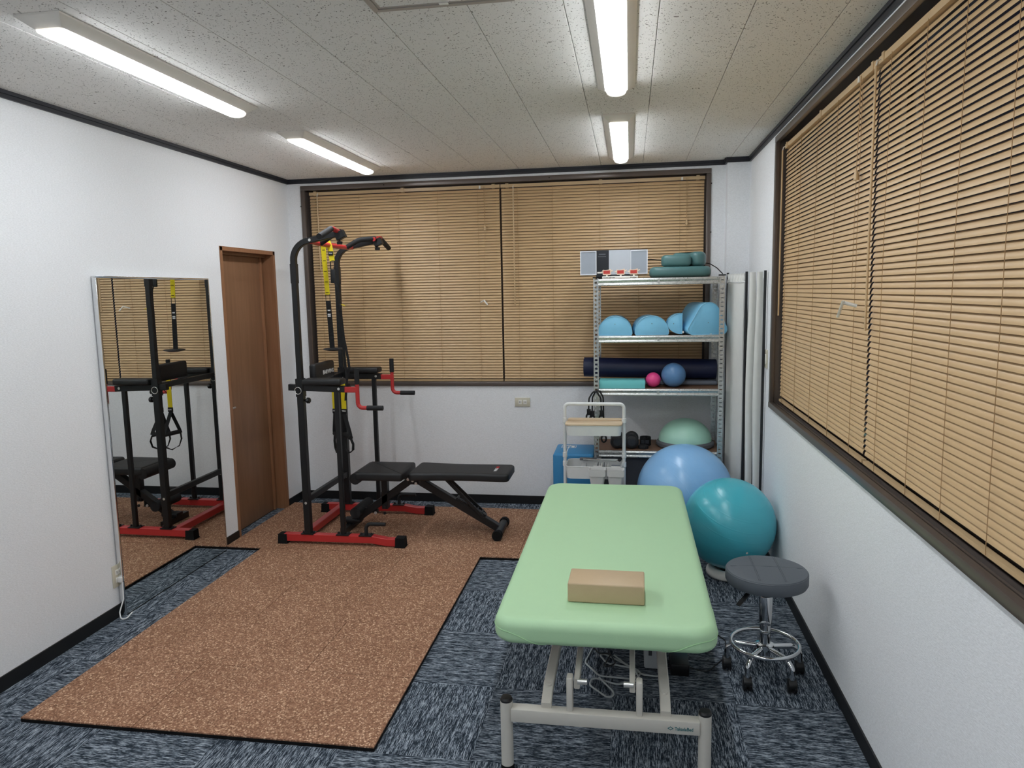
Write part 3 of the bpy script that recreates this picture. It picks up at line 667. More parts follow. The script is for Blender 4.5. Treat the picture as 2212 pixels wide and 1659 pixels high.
# ================================================================== EXERCISE TOWER
yN, yR = 4.52, 5.235; xm, xf = -2.155, -1.905
t = thing('exercise_tower', 'black and red pull-up and dip tower standing by the back window', 'exercise tower', (-1.95, 4.88, MZ))
for y in (yN, yR):
    rl = B().bar(fillet([(-2.325, y, .062), (-1.70, y, .066), (-1.60, y, .050), (-1.515, y, .050)], .05), .05, .05, side=(0,1,0)).build('base_rail', 'red', t)
    for x in (-2.335, -1.505):
        b = B(); b.lathe([(0, MZ), (.050, MZ), (.046, .030), (.043, .085), (0, .085)], (x, y, 0), 4, M_=Matrix.Translation((x, y, 0)) @ Matrix.Rotation(PI/4, 4, 'Z') @ Matrix.Translation((-x, -y, 0))); b.build('foot', 'rubber', rl)
    B().bar([(xm, y, .088), (xm, y, 1.14)], .044, .044, side=(1,0,0)).build('main_post', 'black', t)
    B().bar(fillet([(xm, y, 1.10), (xm, y, 2.025), (-1.845, y, 2.082)], .125, 10), .036, .036, side=(0,1,0)).build('top_arm', 'black', t)
    B().bar([(xm, y, 1.775), (xm, y, 1.90)], .041, .041, side=(1,0,0)).build('sleeve', 'black', t)
    B().bar([(xf, y, .088), (xf, y, 1.075)], .030, .030, side=(1,0,0)).build('front_post', 'black', t)
    for x in (xm, xf, -1.745):
        b = B(); b.box(x-.045, x+.045, y-.03, y+.03, .088, .094)
        for dx in (-.036, .036): b.lathe([(0, .094), (.008, .094), (.006, .106), (0, .106)], (x+dx, y, 0), 8)
        b.build('base_plate', 'black', t)
    b = B(); b.tube(fillet([(-1.745, y, .09), (-1.745, y, .168), (-1.61, y, .168)], .035), .0125, 12); b.build('push_up_handle', 'foam', t)
    # dip station
    ar = B().bar([(-2.235, y, 1.092), (-1.845, y, 1.080)], .034, .042, side=(0,1,0)).build('dip_arm', 'black', t)
    B().bar([(xm-.0, y, 1.03), (xm, y, 1.15)], .052, .052, side=(1,0,0)).build('clamp', 'black', t)
    B().box(-2.125, -1.855, y-.055, y+.055, 1.108, 1.150, bev=.014, seg=3).build('elbow_pad', 'vinyl', t)
    B().bar([(-1.85, y, 1.076), (-1.765, y, 1.076)], .026, .036, side=(0,1,0)).build('grip_arm', 'red', ar)
    B().tube(fillet([(-1.762, y, 1.13), (-1.762, y, .955), (-1.69, y, .955)], .055, 8), .0135, 12).build('grip_tube', 'red', ar)
    B().tube([(-1.762, y, 1.112), (-1.762, y, 1.214)], .0165, 14).build('upright_grip', 'foam', ar)
    B().tube([(-1.70, y, .955), (-1.592, y, .955)], .0165, 14).build('level_grip', 'foam', ar)
    for (x, z) in ((-1.882, 1.083), (-2.03, 2.048), (xm, .305)):
        b = B(); b.lathe([(0, -.004), (.009, -.003), (.009, 0), (0, 0)], (x, y-.020 if z < 1.9 else y-.019, z), 12, ax='y'); b.build('bolt', 'bolt', t)
    b = B(); b.lathe([(0, -.006), (.017, -.006), (.017, .0), (0, 0)], (xm-.005, y-.027, 1.075), 16, ax='y'); b.build('pin_head', 'black', t); b = B(); b.tube([(xm-.005+.023*math.cos(a*PI/10), y-.034, 1.072+.023*math.sin(a*PI/10)) for a in range(20)], .002, 6, closed=True); b.build('lock_pin', 'bolt', t)
    b = B(); b.lathe([(0, .040), (.014, .040), (.020, .034), (.020, .018), (.012, .014), (.006, 0), (0, 0)], (xm+.022, y, 1.003), 8, ax='x'); b.build('knob', 'black', t)
    # pull-up handles on this side
    s_ = -1 if y == yN else 1
    B().tube(fillet([(-1.845, y-s_*.05, 2.092), (-1.845, y+s_*.10, 2.110), (-1.845, y+s_*.285, 2.050)], .06), .0150, 12).build('bar_core', 'red', t)
    B().tube(fillet([(-1.845, y+s_*.105, 2.106), (-1.845, y+s_*.29, 2.046)], .03), .0185, 14).build('wide_grip', 'foam', t)
    B().tube(fillet([(-2.02, y-s_*.13, 2.035), (-1.93, y-s_*.12, 2.085), (-1.84, y-s_*.02, 2.098)], .05), .0175, 14).build('neutral_grip', 'foam', t)
    B().bar([(-1.855, y, 2.060), (-1.800, y, 2.085)], .042, .05, side=(0,1,0)).build('end_clamp', 'black', t)
    b = B(); b.lathe([(0, -.03), (.018, -.03), (.02, -.012), (.006, -.008), (.006, 0), (0, 0)], (-1.835, y, 2.045), 8); b.build('knob', 'black', t)
B().bar([(-2.20, yN-.02, .064), (-2.20, yR+.02, .064)], .048, .048, side=(1,0,0)).build('rear_beam', 'red', t)
B().bar([(xm, yN, .325), (xm, yR, .325)], .040, .030, side=(0,0,1)).build('brace', 'black', t)
B().bar([(xm, yN, 1.095), (xm, yR, 1.095)], .036, .036, side=(1,0,0)).build('brace', 'black', t)
b = B(); b.tube(fillet([(-2.03, yN, 2.040), (-2.03, yN+.10, 2.034), (-2.03, yR-.10, 2.034), (-2.03, yR, 2.040)], .05), .016, 12); b.build('cross_tube', 'red', t)
b = B(); b.box(-2.130, -2.083, 4.60, 4.93, 1.115, 1.235, bev=.016, seg=3); bp_ = b.build('back_pad', 'vinyl', t)
lettering('BARWING', .040, (-2.0822, 4.815, 1.165), (0,1,0), (0,0,1), 'print_w', bp_)

# suspended disc band
t = thing('hanging_band', 'yellow strap and black band ending in a flat black disc, hung on the tower', 'strap', (-2.092, 4.88, 1.30))
sx_ = (1, 0, 0)
b = B(); b.sweep([(-2.100, 4.86, 2.052), (-2.100, 4.875, 2.030), (-2.098, 4.876, 1.95), (-2.092, 4.880, 1.80), (-2.088, 4.880, 1.695)], rect(.034, .003), side=sx_); ys_ = b.build('yellow_strap', 'yellow', t)
for i in range(5):
    z = 2.005 - i*.073; x = -2.100 + (2.03-z)*.036
    B().box(x-.010, x+.010, 4.8735, 4.8785 , z-.002, z+.002).build('stitch', 'webbing', ys_, smooth=False)
b = B(); b.bar([(-2.102, 4.88, 1.70), (-2.102, 4.88, 1.648), (-2.072, 4.88, 1.648), (-2.072, 4.88, 1.70), (-2.102, 4.88, 1.70)], .004, .004, side=(0,1,0)); b.build('buckle', 'black', t)
b = B(); b.sweep([(-2.086, 4.880, 1.655), (-2.080, 4.882, 1.50), (-2.074, 4.884, 1.315)], rect(.036, .004), side=sx_); bb_ = b.build('black_band', 'webbing', t)
for z, w_ in ((1.588, .020), (1.560, .022), (1.548, .022)):
    B().box(-2.083-w_/2, -2.083+w_/2, 4.8785, 4.8795, z-.004, z+.004).build('print', 'print_w', bb_, smooth=False)
b = B(); b.lathe([(0, -.014), (.035, -.012), (.070, -.003), (.078, .002), (.070, .006), (.03, .010), (0, .011)], (-2.062, 4.884, 1.315), 28); b.build('disc', 'vinyl', t)

# suspension trainer
t = thing('suspension_trainer', 'black and yellow suspension trainer with two looped handles, hung on the tower', 'strap', (-2.02, 4.83, .60))
b = B(); b.sweep(fillet([(-2.030, 4.80, 2.020), (-2.055, 4.80, 2.055), (-2.035, 4.80, 2.062), (-2.020, 4.80, 2.02), (-2.012, 4.80, 1.955), (-2.008, 4.80, 1.925)], .012), rect(.034, .0035), side=(.75,.2,0)); b.build('anchor_loop', 'yellow', t)
b = B(); b.box(-2.030, -1.996, 4.789, 4.796, 1.962, 1.990, bev=.002); lo = b.build('brand_tab', 'webbing', t)
lettering('TRX', .013, (-2.013, 4.788, 1.976), (1,0,0), (0,0,1), 'print_w', lo)
b = B(); b.tube(fillet([(-2.022, 4.80, 1.925), (-2.022, 4.80, 1.865), (-1.990, 4.80, 1.865), (-1.990, 4.80, 1.925), (-2.022, 4.80, 1.925)], .01), .004, 8); b.build('carabiner', 'black', t)
b = B(); b.box(-2.025, -1.988, 4.792, 4.808, 1.775, 1.870, bev=.006); b.build('locking_buckle', 'vinyl', t)
b = B(); b.sweep(fillet([(-2.000, 4.80, 1.79), (-1.985, 4.80, 1.755), (-1.972, 4.80, 1.66), (-1.966, 4.80, 1.50), (-1.952, 4.80, 1.25), (-1.945, 4.80, 1.10), (-1.960, 4.80, .96)], .03), rect(.020, .0035), side=(.35,.9,0)); b.build('strap', 'webbing', t)
b = B(); b.sweep(fillet([(-1.970, 4.81, 1.60), (-1.958, 4.815, 1.40), (-1.935, 4.82, 1.25), (-1.930, 4.82, 1.19), (-1.946, 4.82, 1.12), (-1.965, 4.82, 1.06), (-2.02, 4.87, .965)], .03), rect(.018, .0035), side=(.5,.8,0)); b.build('strap', 'webbing', t)
b = B(); b.box(-1.974, -1.957, 4.79, 4.81, 1.585, 1.635, bev=.003); b.build('cam_buckle', 'black', t)
b = B(); b.sweep([(-1.962, 4.80, 1.625), (-1.945, 4.79, 1.628), (-1.925, 4.78, 1.618)], rect(.012, .003), side=(0,1,0)); b.build('pull_tab', 'yellow', t)
for k, (x, y) in enumerate(((-2.046, 4.81), (-1.976, 4.80))):
    b = B(); b.sweep([(x, y, 1.105), (x+.001, y, .900)], rect(.034, .004), side=sx_); b.build('yellow_strap', 'yellow', t)
    b = B(); b.box(x-.018, x+.020, y-.005, y+.005, .868, .902, bev=.002); tb = b.build('brand_tab', 'webbing', t)
    lettering('TRX', .015, (x+.001, y-.0062, .886), (1,0,0), (0,0,1), 'print_w', tb)
    # triangle webbing, foot loop and handle
    hx_, hy_ = (.046, .044) if k else (.040, .050); o_ = .012 if k else -.004
    b = B(); b.sweep([(x, y, .87), (x+o_+hx_*.8, y-hy_*.8, .74), (x+o_+hx_, y-hy_, .705)], rect(.028, .004), side=sx_); b.sweep([(x, y, .87), (x+o_-hx_*.6, y+hy_*.8, .74), (x+o_-hx_*.7, y+hy_, .705)], rect(.028, .004), side=sx_); b.build('triangle_webbing', 'webbing', t)
    b = B(); b.tube([(x+o_+hx_, y-hy_, .705), (x+o_-hx_*.7, y+hy_, .715)], .016, 12); b.build('grip', 'foam', t)
    b = B(); b.sweep([(x+o_+hx_, y-hy_, .700), (x+o_+hx_*1.35, y-hy_, .66), (x+o_+hx_*1.2, y-hy_*.8, .615), (x+o_+hx_*.3, y-hy_*.2, .588), (x+o_-hx_*.5, y+hy_*.7, .61), (x+o_-hx_*.8, y+hy_, .66), (x+o_-hx_*.7, y+hy_, .700)], rect(.024, .004), side=(.2,.9,0)); b.build('foot_loop', 'webbing', t)

# ================================================================== WEIGHT BENCH
t = thing('weight_bench', 'black adjustable weight bench standing in front of the tower', 'bench', (-1.35, 4.85, MZ))
yc = 4.848
def padm(b, x0, x1, hw0, hw1, z0, z1, waist=None):
    n = 10; top = []; 
    pts = []
    for i in range(n+1):
        u = i/n; x = x0 + (x1-x0)*u; hw = hw0 + (hw1-hw0)*u
        if waist: hw -= waist*math.sin(PI*u)**2
        pts.append((x, hw))
    poly = [(x, yc-h_) for x, h_ in pts] + [(x, yc+h_) for x, h_ in reversed(pts)]
    # round the four corners
    poly = [(v.x, v.y) for v in roundpoly(poly, .040)]
    b.loft(poly, z0, z1, .018, .012)
def roundpoly(poly, r, n=4):
    P = [Vector((x, y, 0)) for x, y in poly]; out = []
    for i in range(len(P)):
        a, b_, c = P[i-1], P[i], P[(i+1) % len(P)]
        d1 = (a-b_); d2 = (c-b_)
        if d1.length < 1e-6 or d2.length < 1e-6: continue
        if d1.normalized().angle(d2.normalized()) > 2.6: out.append(b_); continue
        out += fillet([a, b_, c], r, n)[1:-1]
    return out
b = B(); padm(b, -1.875, -1.535, .175, .175, .420, .478); b.tube([(-1.870, yc-.172, .432), (-1.870, yc+.172, .432)], .040, 16); b.build('seat_pad', 'vinyl', t)
b = B(); padm(b, -1.495, -.800, .172, .150, .425, .480, .020); bk = b.build('backrest_pad', 'vinyl', t)
lettering('BAR', .030, (-.905, yc+.045, .4806), (0,1,0), (-1,0,0), 'print_r', bk); lettering('WING', .030, (-.905, yc-.020, .4806), (0,1,0), (-1,0,0), 'print_w', bk)
B().bar([(-1.995, yc, .050), (-1.52, yc, .392)], .050, .050, side=(0,1,0)).build('front_tube', 'black', t)
B().bar([(-1.478, yc, .398), (-.900, yc, .060)], .050, .050, side=(0,1,0)).build('rear_leg', 'black', t)
B().bar([(-1.715, yc, .425), (-1.715, yc, .180)], .050, .044, side=(0,1,0)).build('seat_post', 'black', t)
B().bar([(-1.84, yc, .410), (-1.53, yc, .410)], .050, .028, side=(0,1,0)).build('seat_rail', 'black', t)
B().bar([(-1.49, yc, .416), (-.830, yc, .416)], .050, .026, side=(0,1,0)).build('backrest_rail', 'black', t)
for s_ in (-1, 1):
    B().bar([(-1.265, yc+s_*.028, .410), (-1.005, yc+s_*.040, .150)], .012, .022, side=(0,1,0)).build('support_link', 'black', t)
b = B(); b.tube([(-1.005, yc-.05, .150), (-1.005, yc+.05, .150)], .008, 8); b.bar([(-1.20, yc, .262), (-.99, yc, .140)], .040, .030, side=(0,1,0))
for i in range(6):
    x = -1.185 + i*.034; b.lathe([(0, -.036), (.008, -.036), (.008, .036), (0, .036)], (x, yc, .262+(x+1.20)*-.581+.018), 8, ax='y')
b.build('ladder_plate', 'black', t)
b = B(); b.tube([(-.885, yc-.135, .056), (-.885, yc+.135, .056)], .028, 16); rf = b.build('rear_foot', 'black', t)
for s_ in (-1, 1): B().lathe([(0, -.022), (.034, -.022), (.036, .0), (.034, .022), (0, .022)], (-.885, yc+s_*.145, .056), 20, ax='y').build('end_cap', 'rubber', rf)
b = B(); b.box(-2.03, -1.90, yc-.04, yc+.04, .070, .100, bev=.008); b.bar([(-1.985, yc-.14, .044), (-1.985, yc+.14, .044)], .046, .046, side=(1,0,0)); b.build('front_foot', 'black', t)
b = B(); b.tube([(-1.905, yc-.11, .170), (-1.905, yc+.16, .170)], .038, 16); b.build('leg_roller', 'foam', t)
b = B(); b.bar([(-1.905, yc, .170), (-1.775, yc, .155)], .028, .028, side=(0,1,0)); b.build('roller_arm', 'black', t)
for (x, z) in ((-1.502, .392), (-1.478, .372), (-1.535, .400), (-1.715, .195), (-1.715, .150), (-1.265, .412), (-1.785, .150)):
    b = B(); b.lathe([(0, -.008), (.010, -.007), (.011, 0), (0, 0)], (x, yc-.027, z), 12, ax='y'); b.build('bolt', 'bolt' if z > .35 or x == -1.785 else 'black', t)
b = B(); b.box(-1.535, -1.465, yc-.034, yc-.028, .365, .412, bev=.002); b.box(-1.535, -1.465, yc+.028, yc+.034, .365, .412, bev=.002); b.build('hinge_plate', 'black', t)

# ================================================================== STEEL RACK
t = thing('steel_rack', 'galvanised steel shelving rack with brown boards in the back corner', 'shelving rack', (.194, 5.365, 0))
rx0, rx1, ry0, ry1 = -.250, .638, 5.150, 5.585; RT = 1.775; pw = .036
for (x, sx) in ((rx0, 1), (rx1, -1)):
    for (y, sy) in ((ry0, 1), (ry1, -1)):
        b = B(); th = .0022
        # flange facing the room: two stiles and rungs leave real slots
        for (a0, a1) in ((0, .009), (.027, pw)): b.box(min(x+sx*a0, x+sx*a1), max(x+sx*a0, x+sx*a1), min(y, y+sy*th), max(y, y+sy*th), 0, RT)
        for (a0, a1) in ((th, .009), (.027, pw)): b.box(min(x, x+sx*th), max(x, x+sx*th), min(y+sy*a0, y+sy*a1), max(y+sy*a0, y+sy*a1), 0, RT)
        z = .01; hr = .016 if x == rx0 else .0225
        while z < RT-.02:
            b.box(min(x+sx*.009, x+sx*.027), max(x+sx*.009, x+sx*.027), min(y, y+sy*th), max(y, y+sy*th), z, z+hr)
            b.box(min(x, x+sx*th), max(x, x+sx*th), min(y+sy*.009, y+sy*.027), max(y+sy*.009, y+sy*.027), z, z+hr)
            z += .030
        b.build('post', 'galv', t, smooth=False)
        if y == ry0: B().box(min(x-.004*sx, x+sx*(pw+.004)), max(x-.004*sx, x+sx*(pw+.004)), y-.004, y+.04, RT, RT+.008).build('post_cap', 'rubber', t, smooth=False)
for z in (1.768, 1.372, .998, .553, .10):
    sh = B().box(rx0+.004, rx1-.004, ry0+.010, ry1-.010, z-.010, z).build('shelf_board', 'deck', t, smooth=False)
    for (y, sy) in ((ry0, 1), (ry1, -1)):
        b = B(); yy = y+sy*.003
        prof = [(0, -.044), (.006, -.046), (.008, -.038), (.004, -.033), (.004, -.020), (.008, -.015), (.008, -.007), (.004, -.003), (.004, .0015), (.014, .0015), (.014, -.0005), (0, -.0005)]
        vs = []
        for x in (rx0+.034, rx1-.034): vs += [(x, yy + sy*(.006-px if px < .013 else .016), z+pz) for px, pz in prof]
        k = len(prof); b.add(vs, [(i, (i+1) % k, k+(i+1) % k, k+i) for i in range(k)] + [tuple(range(k)), tuple(range(2*k-1, k-1, -1))])
        b.build('beam', 'galv', sh, angle=60)
    for x in (rx0+.003, rx1-.006): B().box(x, x+.003, ry0+.03, ry1-.03, z-.044, z).build('side_beam', 'galv', sh, smooth=False)
    B().box(.190, .204, ry0-.001, ry0+.004, z-.036, z-.006).build('beam_clip', 'galv', sh, smooth=False)

# stereo and plaque stand on the rack
ZT = 1.768 + .0015
t = thing('compact_stereo', 'flat compact stereo with two white framed speakers on the rack top', 'stereo', (-.11, 5.30, ZT))
sy0, sz0, sz1 = 5.262, 1.800, 1.968; dz = .014
B().box(-.345, .122, sy0+.004, sy0+.085, sz0-.002, sz1+.004, bev=.004).build('body', 'stereo', t)
B().box(-.235, .03, sy0+.01, sy0+.12, ZT, sz0, bev=.002).build('foot', 'stereo', t)
for (x0, x1) in ((-.347, -.232), (.004, .124)):
    b = B()
    for (a0, a1, c0, c1) in ((x0, x1, sz1-.007, sz1), (x0, x1, sz0, sz0+.007), (x0, x0+.006, sz0+.007, sz1-.007), (x1-.006, x1, sz0+.007, sz1-.007)): b.box(a0, a1, sy0-.004, sy0+.004, c0, c1)
    sf = b.build('speaker_frame', 'framew', t, smooth=False)
    B().box(x0+.006, x1-.006, sy0-.0005, sy0+.004, sz0+.007, sz1-.007).build('speaker_grille', 'grille', sf, smooth=False)
B().box(-.230, -.146, sy0-.003, sy0+.004, sz0-.012, sz1+.002).build('control_panel', 'stereo', t, smooth=False)
B().box(-.227, -.190, sy0-.0045, sy0-.003, sz0+.010, sz0+.020).build('label', 'ivory', t, smooth=False)
b = B(); b.box(-.222, -.165, sy0-.004, sy0-.0028, 1.925, 1.929); b.box(-.215, -.168, sy0-.004, sy0-.0028, 1.940, 1.946); b.build('print', 'grey', t, smooth=False)
B().box(-.145, .003, sy0-.003, sy0+.004, sz0, sz1+.002).build('disc_door', 'panel', t, smooth=False)
t = thing('plaque_stand', 'white stand with three small red plaques in front of the stereo', 'ornament', (-.068, 5.20, ZT))
B().box(-.190, .057, 5.185, 5.240, ZT, ZT+.018, bev=.003).build('base', 'ivory', t)
b = B()
for i, (x0, x1) in enumerate(((-.182, -.172), (-.168, -.148), (-.144, -.124), (-.120, -.102))): b.box(x0, x1, 5.1842, 5.1852, ZT+.006, ZT+.010)
b.box(.005, .012, 5.1842, 5.1852, ZT+.005, ZT+.012); b.box(.016, .046, 5.1842, 5.1852, ZT+.006, ZT+.010); b.build('print', 'print_d', t, smooth=False)
for i, x in enumerate((-.158, -.062, .028)):
    poly = [(-.030, -.016), (-.024, -.021), (.022, -.021), (.030, -.015), (.027, 0), (.029, .012), (.028, .020), (.021, .019), (.012, .016), (-.012, .013), (-.026, .016), (-.032, .010), (-.027, 0)]
    T_ = Matrix.Translation((x, 5.215, ZT+.048)) @ Matrix.Rotation(PI/2, 4, 'X')
    pq = B().prism(poly, .008, T_).build('plaque', 'cream', t)
    B().prism([(-.024, -.013), (.022, -.013), (.022, .011), (0, .009), (-.024, .009)], .002, Matrix.Translation((x, 5.2075, ZT+.048)) @ Matrix.Rotation(PI/2, 4, 'X')).build('face', 'plaque', pq)
    b = B(); b.tube([(x+.026, 5.211, ZT+.052), (x+.034, 5.211, ZT+.054), (x+.043, 5.211, ZT+.060)], .0045, 8, scale=[.8, 1.1, .5]); b.tube([(x-.028, 5.211, ZT+.048), (x-.036, 5.211, ZT+.047), (x-.043, 5.211, ZT+.049 if i else ZT+.044)], .0045, 8, scale=[.8, 1.1, .5]); b.build('arms', 'cream', pq)
    B().box(x-.006, x+.006, 5.211, 5.217, ZT+.016, ZT+.030).build('stem', 'ivory', t, smooth=False)

# face cushions on the rack top
def slab(b, poly, z0, z1, bev, r=.04):
    b.loft([(v.x, v.y) for v in roundpoly(poly, r)], z0, z1, bev)
t = B(); slab(t, [(.135, 5.185), (.555, 5.195), (.550, 5.46), (.140, 5.46)], ZT, ZT+.075, .030, .06); t = t.build('cushion', 'greenvinyl', None, angle=60)
tag(t, 'flat dark green vinyl cushion lying on the rack top', 'cushion')
t = thing('face_cradle', 'dark green horseshoe face cushion stacked on the flat green cushion', 'cushion', (.36, 5.32, ZT+.076))
zc = ZT+.0755
b = B(); slab(b, [(.210, 5.215), (.415, 5.200), (.425, 5.28), (.31, 5.34), (.225, 5.33)], zc, zc+.080, .026, .05); b.build('near_lobe', 'greenvinyl', t, angle=60)
b = B(); slab(b, [(.425, 5.235), (.505, 5.235), (.530, 5.33), (.47, 5.42), (.30, 5.42), (.30, 5.345), (.40, 5.335)], zc, zc+.100, .030, .05); b.build('far_lobe', 'greenvinyl', t, angle=60)
t = B(); t.tube(fillet([(.128, 5.33, 1.90), (.145, 5.42, 1.905), (.30, 5.48, 1.89), (.48, 5.45, 1.875), (.560, 5.40, 1.865), (.600, 5.30, 1.83), (.625, 5.19, 1.788)], .03), .0035, 6); t = t.build('power_cable', 'bcable', None)
tag(t, 'thin black cable running across the rack top behind the green cushions', 'cable')

# blue positioning bolsters
Z2 = 1.372 + .0015
def bolster(label, poly, fx, fy, rot, depth, name='half_round_bolster', loc_z=Z2):
    """poly: front outline (x,z); pulled back along the rotated y axis"""
    t = thing(name, label, 'bolster', (fx, fy, loc_z), 'sky blue vinyl bolsters')
    R_ = Matrix.Translation((fx, fy, loc_z)) @ Matrix.Rotation(rot, 4, 'Z') @ Matrix.Rotation(PI/2, 4, 'X') @ Matrix.Translation((0, 0, -depth))
    B().prism(poly, depth, R_, bev=.004, seg=2).build('body', 'skyvinyl', t, angle=40)
    def W(x, z, y=-.001): return Matrix.Translation((fx, fy, loc_z)) @ Matrix.Rotation(rot, 4, 'Z') @ Vector((x, y, z))
    b = B(); b.tube([W(x, z) for x, z in poly], .0022, 6, closed=True); b.build('piping', 'skypipe', t)
    cx = sum(p[0] for p in poly)/len(poly); cz = sum(p[1] for p in poly)/len(poly)
    b = B(); b.lathe([(0, -.002), (.003, -.002), (.003, 0), (0, 0)], W(cx, cz, 0), 10, ax='y'); b.build('eyelet', 'grey', t)
    return t, W
def dome(w_, h_, n=18, sk=0):
    return [(-w_/2+.006, .002), (w_/2-.006, .002)] + [(w_/2*math.cos(PI*i/n), .012 + (h_-.012)*math.sin(PI*i/n)**.92) for i in range(n+1)]
bolster('sky blue half-round bolster at the left end of the rack shelf', dome(.238, .136), -.101, 5.175, 0, .30)
bolster('sky blue half-round bolster, second from the left on the rack shelf', dome(.234, .136), .153, 5.190, .09, .26)
n = 14; hp = [(.048, .006)] + [(.048, .150)] + [(.048 - .098*math.sin(PI*i/n), .078 + .072*math.cos(PI*i/n)) for i in range(1, n)]
hp = [(-x if False else x, z) for x, z in hp][::-1]
t_, W_ = bolster('small sky blue half-round bolster standing on its edge beside the large wedge', hp, .312, 5.200, .06, .12)
B().box(.362, .372, 5.198, 5.200, Z2+.012, Z2+.026).build('care_tag', 'ivory', t_, smooth=False)
wp = [(v.x, v.y) for v in (lambda P: sum([fillet([P[i-1], P[i], P[(i+1) % 3]], r, 8)[1:-1] for i, r in zip(range(3), (.035, .035, .075))], []))([Vector((-.150, .002, 0)), Vector((.168, .002, 0)), Vector((.030, .312, 0))])]
t_, W_ = bolster('large sky blue rounded wedge bolster at the right end of the rack shelf', wp, .517, 5.172, .22, .34, 'wedge_bolster')
B().box(.545, .558, 5.178, 5.182, Z2+.001, Z2+.008).build('care_tag', 'ivory', t_, smooth=False)

# third shelf
Z3 = .998 + .0015
b = B(); b.tube([(-.335, 5.43, Z3+.128), (.62, 5.47, Z3+.105)], .072, 28)
for r in (.06, .048, .036): b.tube([(-.337, 5.43, Z3+.128), (-.330, 5.43, Z3+.128)], r, 24)
t = b.build('rolled_mat', 'navy', None); tag(t, 'long rolled navy exercise mat lying across the rack shelf', 'exercise mat')
b = B(); b.box(-.235, .625, 5.36, 5.52, Z3, Z3+.030, bev=.012, seg=3); t = b.build('folded_mat', 'greymat', None); tag(t, 'grey folded mat beneath the rolled navy mat on the rack', 'exercise mat')
b = B(); b.box(-.212, .108, 5.170, 5.32, Z3, Z3+.056, bev=.003); t = b.build('foam_block', 'aqua', None); tag(t, 'flat aqua foam block on the rack shelf beside the pink ball', 'foam block')
b = B(); b.sphere((.166, 5.255, Z3+.053), .053, 36, 20); t = b.build('exercise_ball', 'pink', None); tag(t, 'small hot pink ball on the rack shelf', 'ball')
b = B(); b.sphere((.308, 5.262, Z3+.086), .086, 40, 24); t = b.build('exercise_ball', 'steelblue', None); tag(t, 'fist-sized slate blue ball beside the pink ball on the rack', 'ball')

# fourth shelf
Z4 = .553 + .0015
def dumbbell(label, x, y):
    t = thing('dumbbell', label, 'dumbbell', (x, y, Z4), 'black dumbbells')
    r = .050
    for yy in (y-.055, y+.075):
        hd = B().lathe([(0, -.035), (r*.62, -.035), (r*.92, -.028), (r, -.012), (r, .012), (r*.92, .028), (r*.6, .035), (0, .035)], (x, yy, Z4+r), 28, ax='y').build('head', 'dumb', t)
        B().lathe([(0, -.0365), (r*.55, -.0365), (r*.55, -.034), (0, -.034)], (x, yy, Z4+r), 24, ax='y').build('end_disc', 'dumbend', hd)
    B().tube([(x, y-.03, Z4+r), (x, y+.05, Z4+r)], .016, 14).build('handle', 'dumb', t)
dumbbell('black dumbbell on the lower rack shelf, just right of the trolley post', -.088, 5.30); dumbbell('black dumbbell on the lower rack shelf, beside the ankle weights', .016, 5.30)
b = B(); b.lathe([(0, 0), (.036, 0), (.038, .008), (.036, .022), (.026, .024), (0, .022)], (.098, 5.25, Z4), 24); t = b.build('massage_puck', 'dumb', None); tag(t, 'small round black puck beside the dumbbells', 'puck')
t = thing('ankle_weight', 'curled black ankle weight behind the round puck', 'weight', (.115, 5.34, Z4))
b = B(); b.sweep([(.115+.034*math.cos(a), 5.345+.026*math.sin(a), Z4+.036) for a in [i*PI/8 for i in range(-3, 13)]], rect(.066, .012, .003), side=(0,0,1)); b.build('cuff', 'webbing', t)
B().box(.085, .140, 5.314, 5.319, Z4+.02, Z4+.045).build('closure', 'dumbend', t, smooth=False)
t = thing('balance_dome', 'mint green half balance ball on a grey base, on the lower rack shelf', 'balance ball', (.412, 5.375, Z4))
B().lathe([(0, .0), (.196, .0), (.206, .012), (.206, .030), (.196, .042), (.18, .046), (0, .046)], (.400, 5.370, Z4), 48).build('base', 'grey', t)
B().lathe([(.190*math.cos(a*PI/36), .040+.160*math.sin(a*PI/36)) for a in range(0, 18)] + [(0, .200)], (.400, 5.370, Z4), 48).build('dome', 'mint', t)
t = B().box(-.20, .52, 5.20, 5.54, .103, .500, bev=.01).build('storage_box', 'storage', None); tag(t, 'charcoal storage box on the lowest rack shelf, in shadow', 'box')

# resistance bands over the post
def band(label, x0, x1, y, zt, zl, zr):
    t = thing('resistance_band', label, 'exercise band', (x0, y, zl))
    b = B(); b.tube(fillet([(x0, y, zl), (x0+.003, y, zt-.05), ((x0+x1)/2, y, zt+.02), (x1-.004, y, zt-.05), (x1, y, zr)], .04, 8), .0055, 8); b.build('tube', 'bcable', t)
    for x, z in ((x0, zl), (x1, zr)):
        b = B(); b.box(x-.013, x+.015, y-.010, y+.010, z-.040, z+.004, bev=.004); b.tube([(x+.018*math.cos(a*PI/8)*.9, y, z-.055+.026*math.sin(a*PI/8)) for a in range(16)], .006, 8, closed=True); b.build('handle', 'webbing', t)
    return t
band('black tube exercise band hooked on the left rack post, outer loop', -.286, -.196, 5.128, .985, .855, .845); band('black tube exercise band hooked on the left rack post, inner loop', -.262, -.180, 5.138, .992, .84, .70)

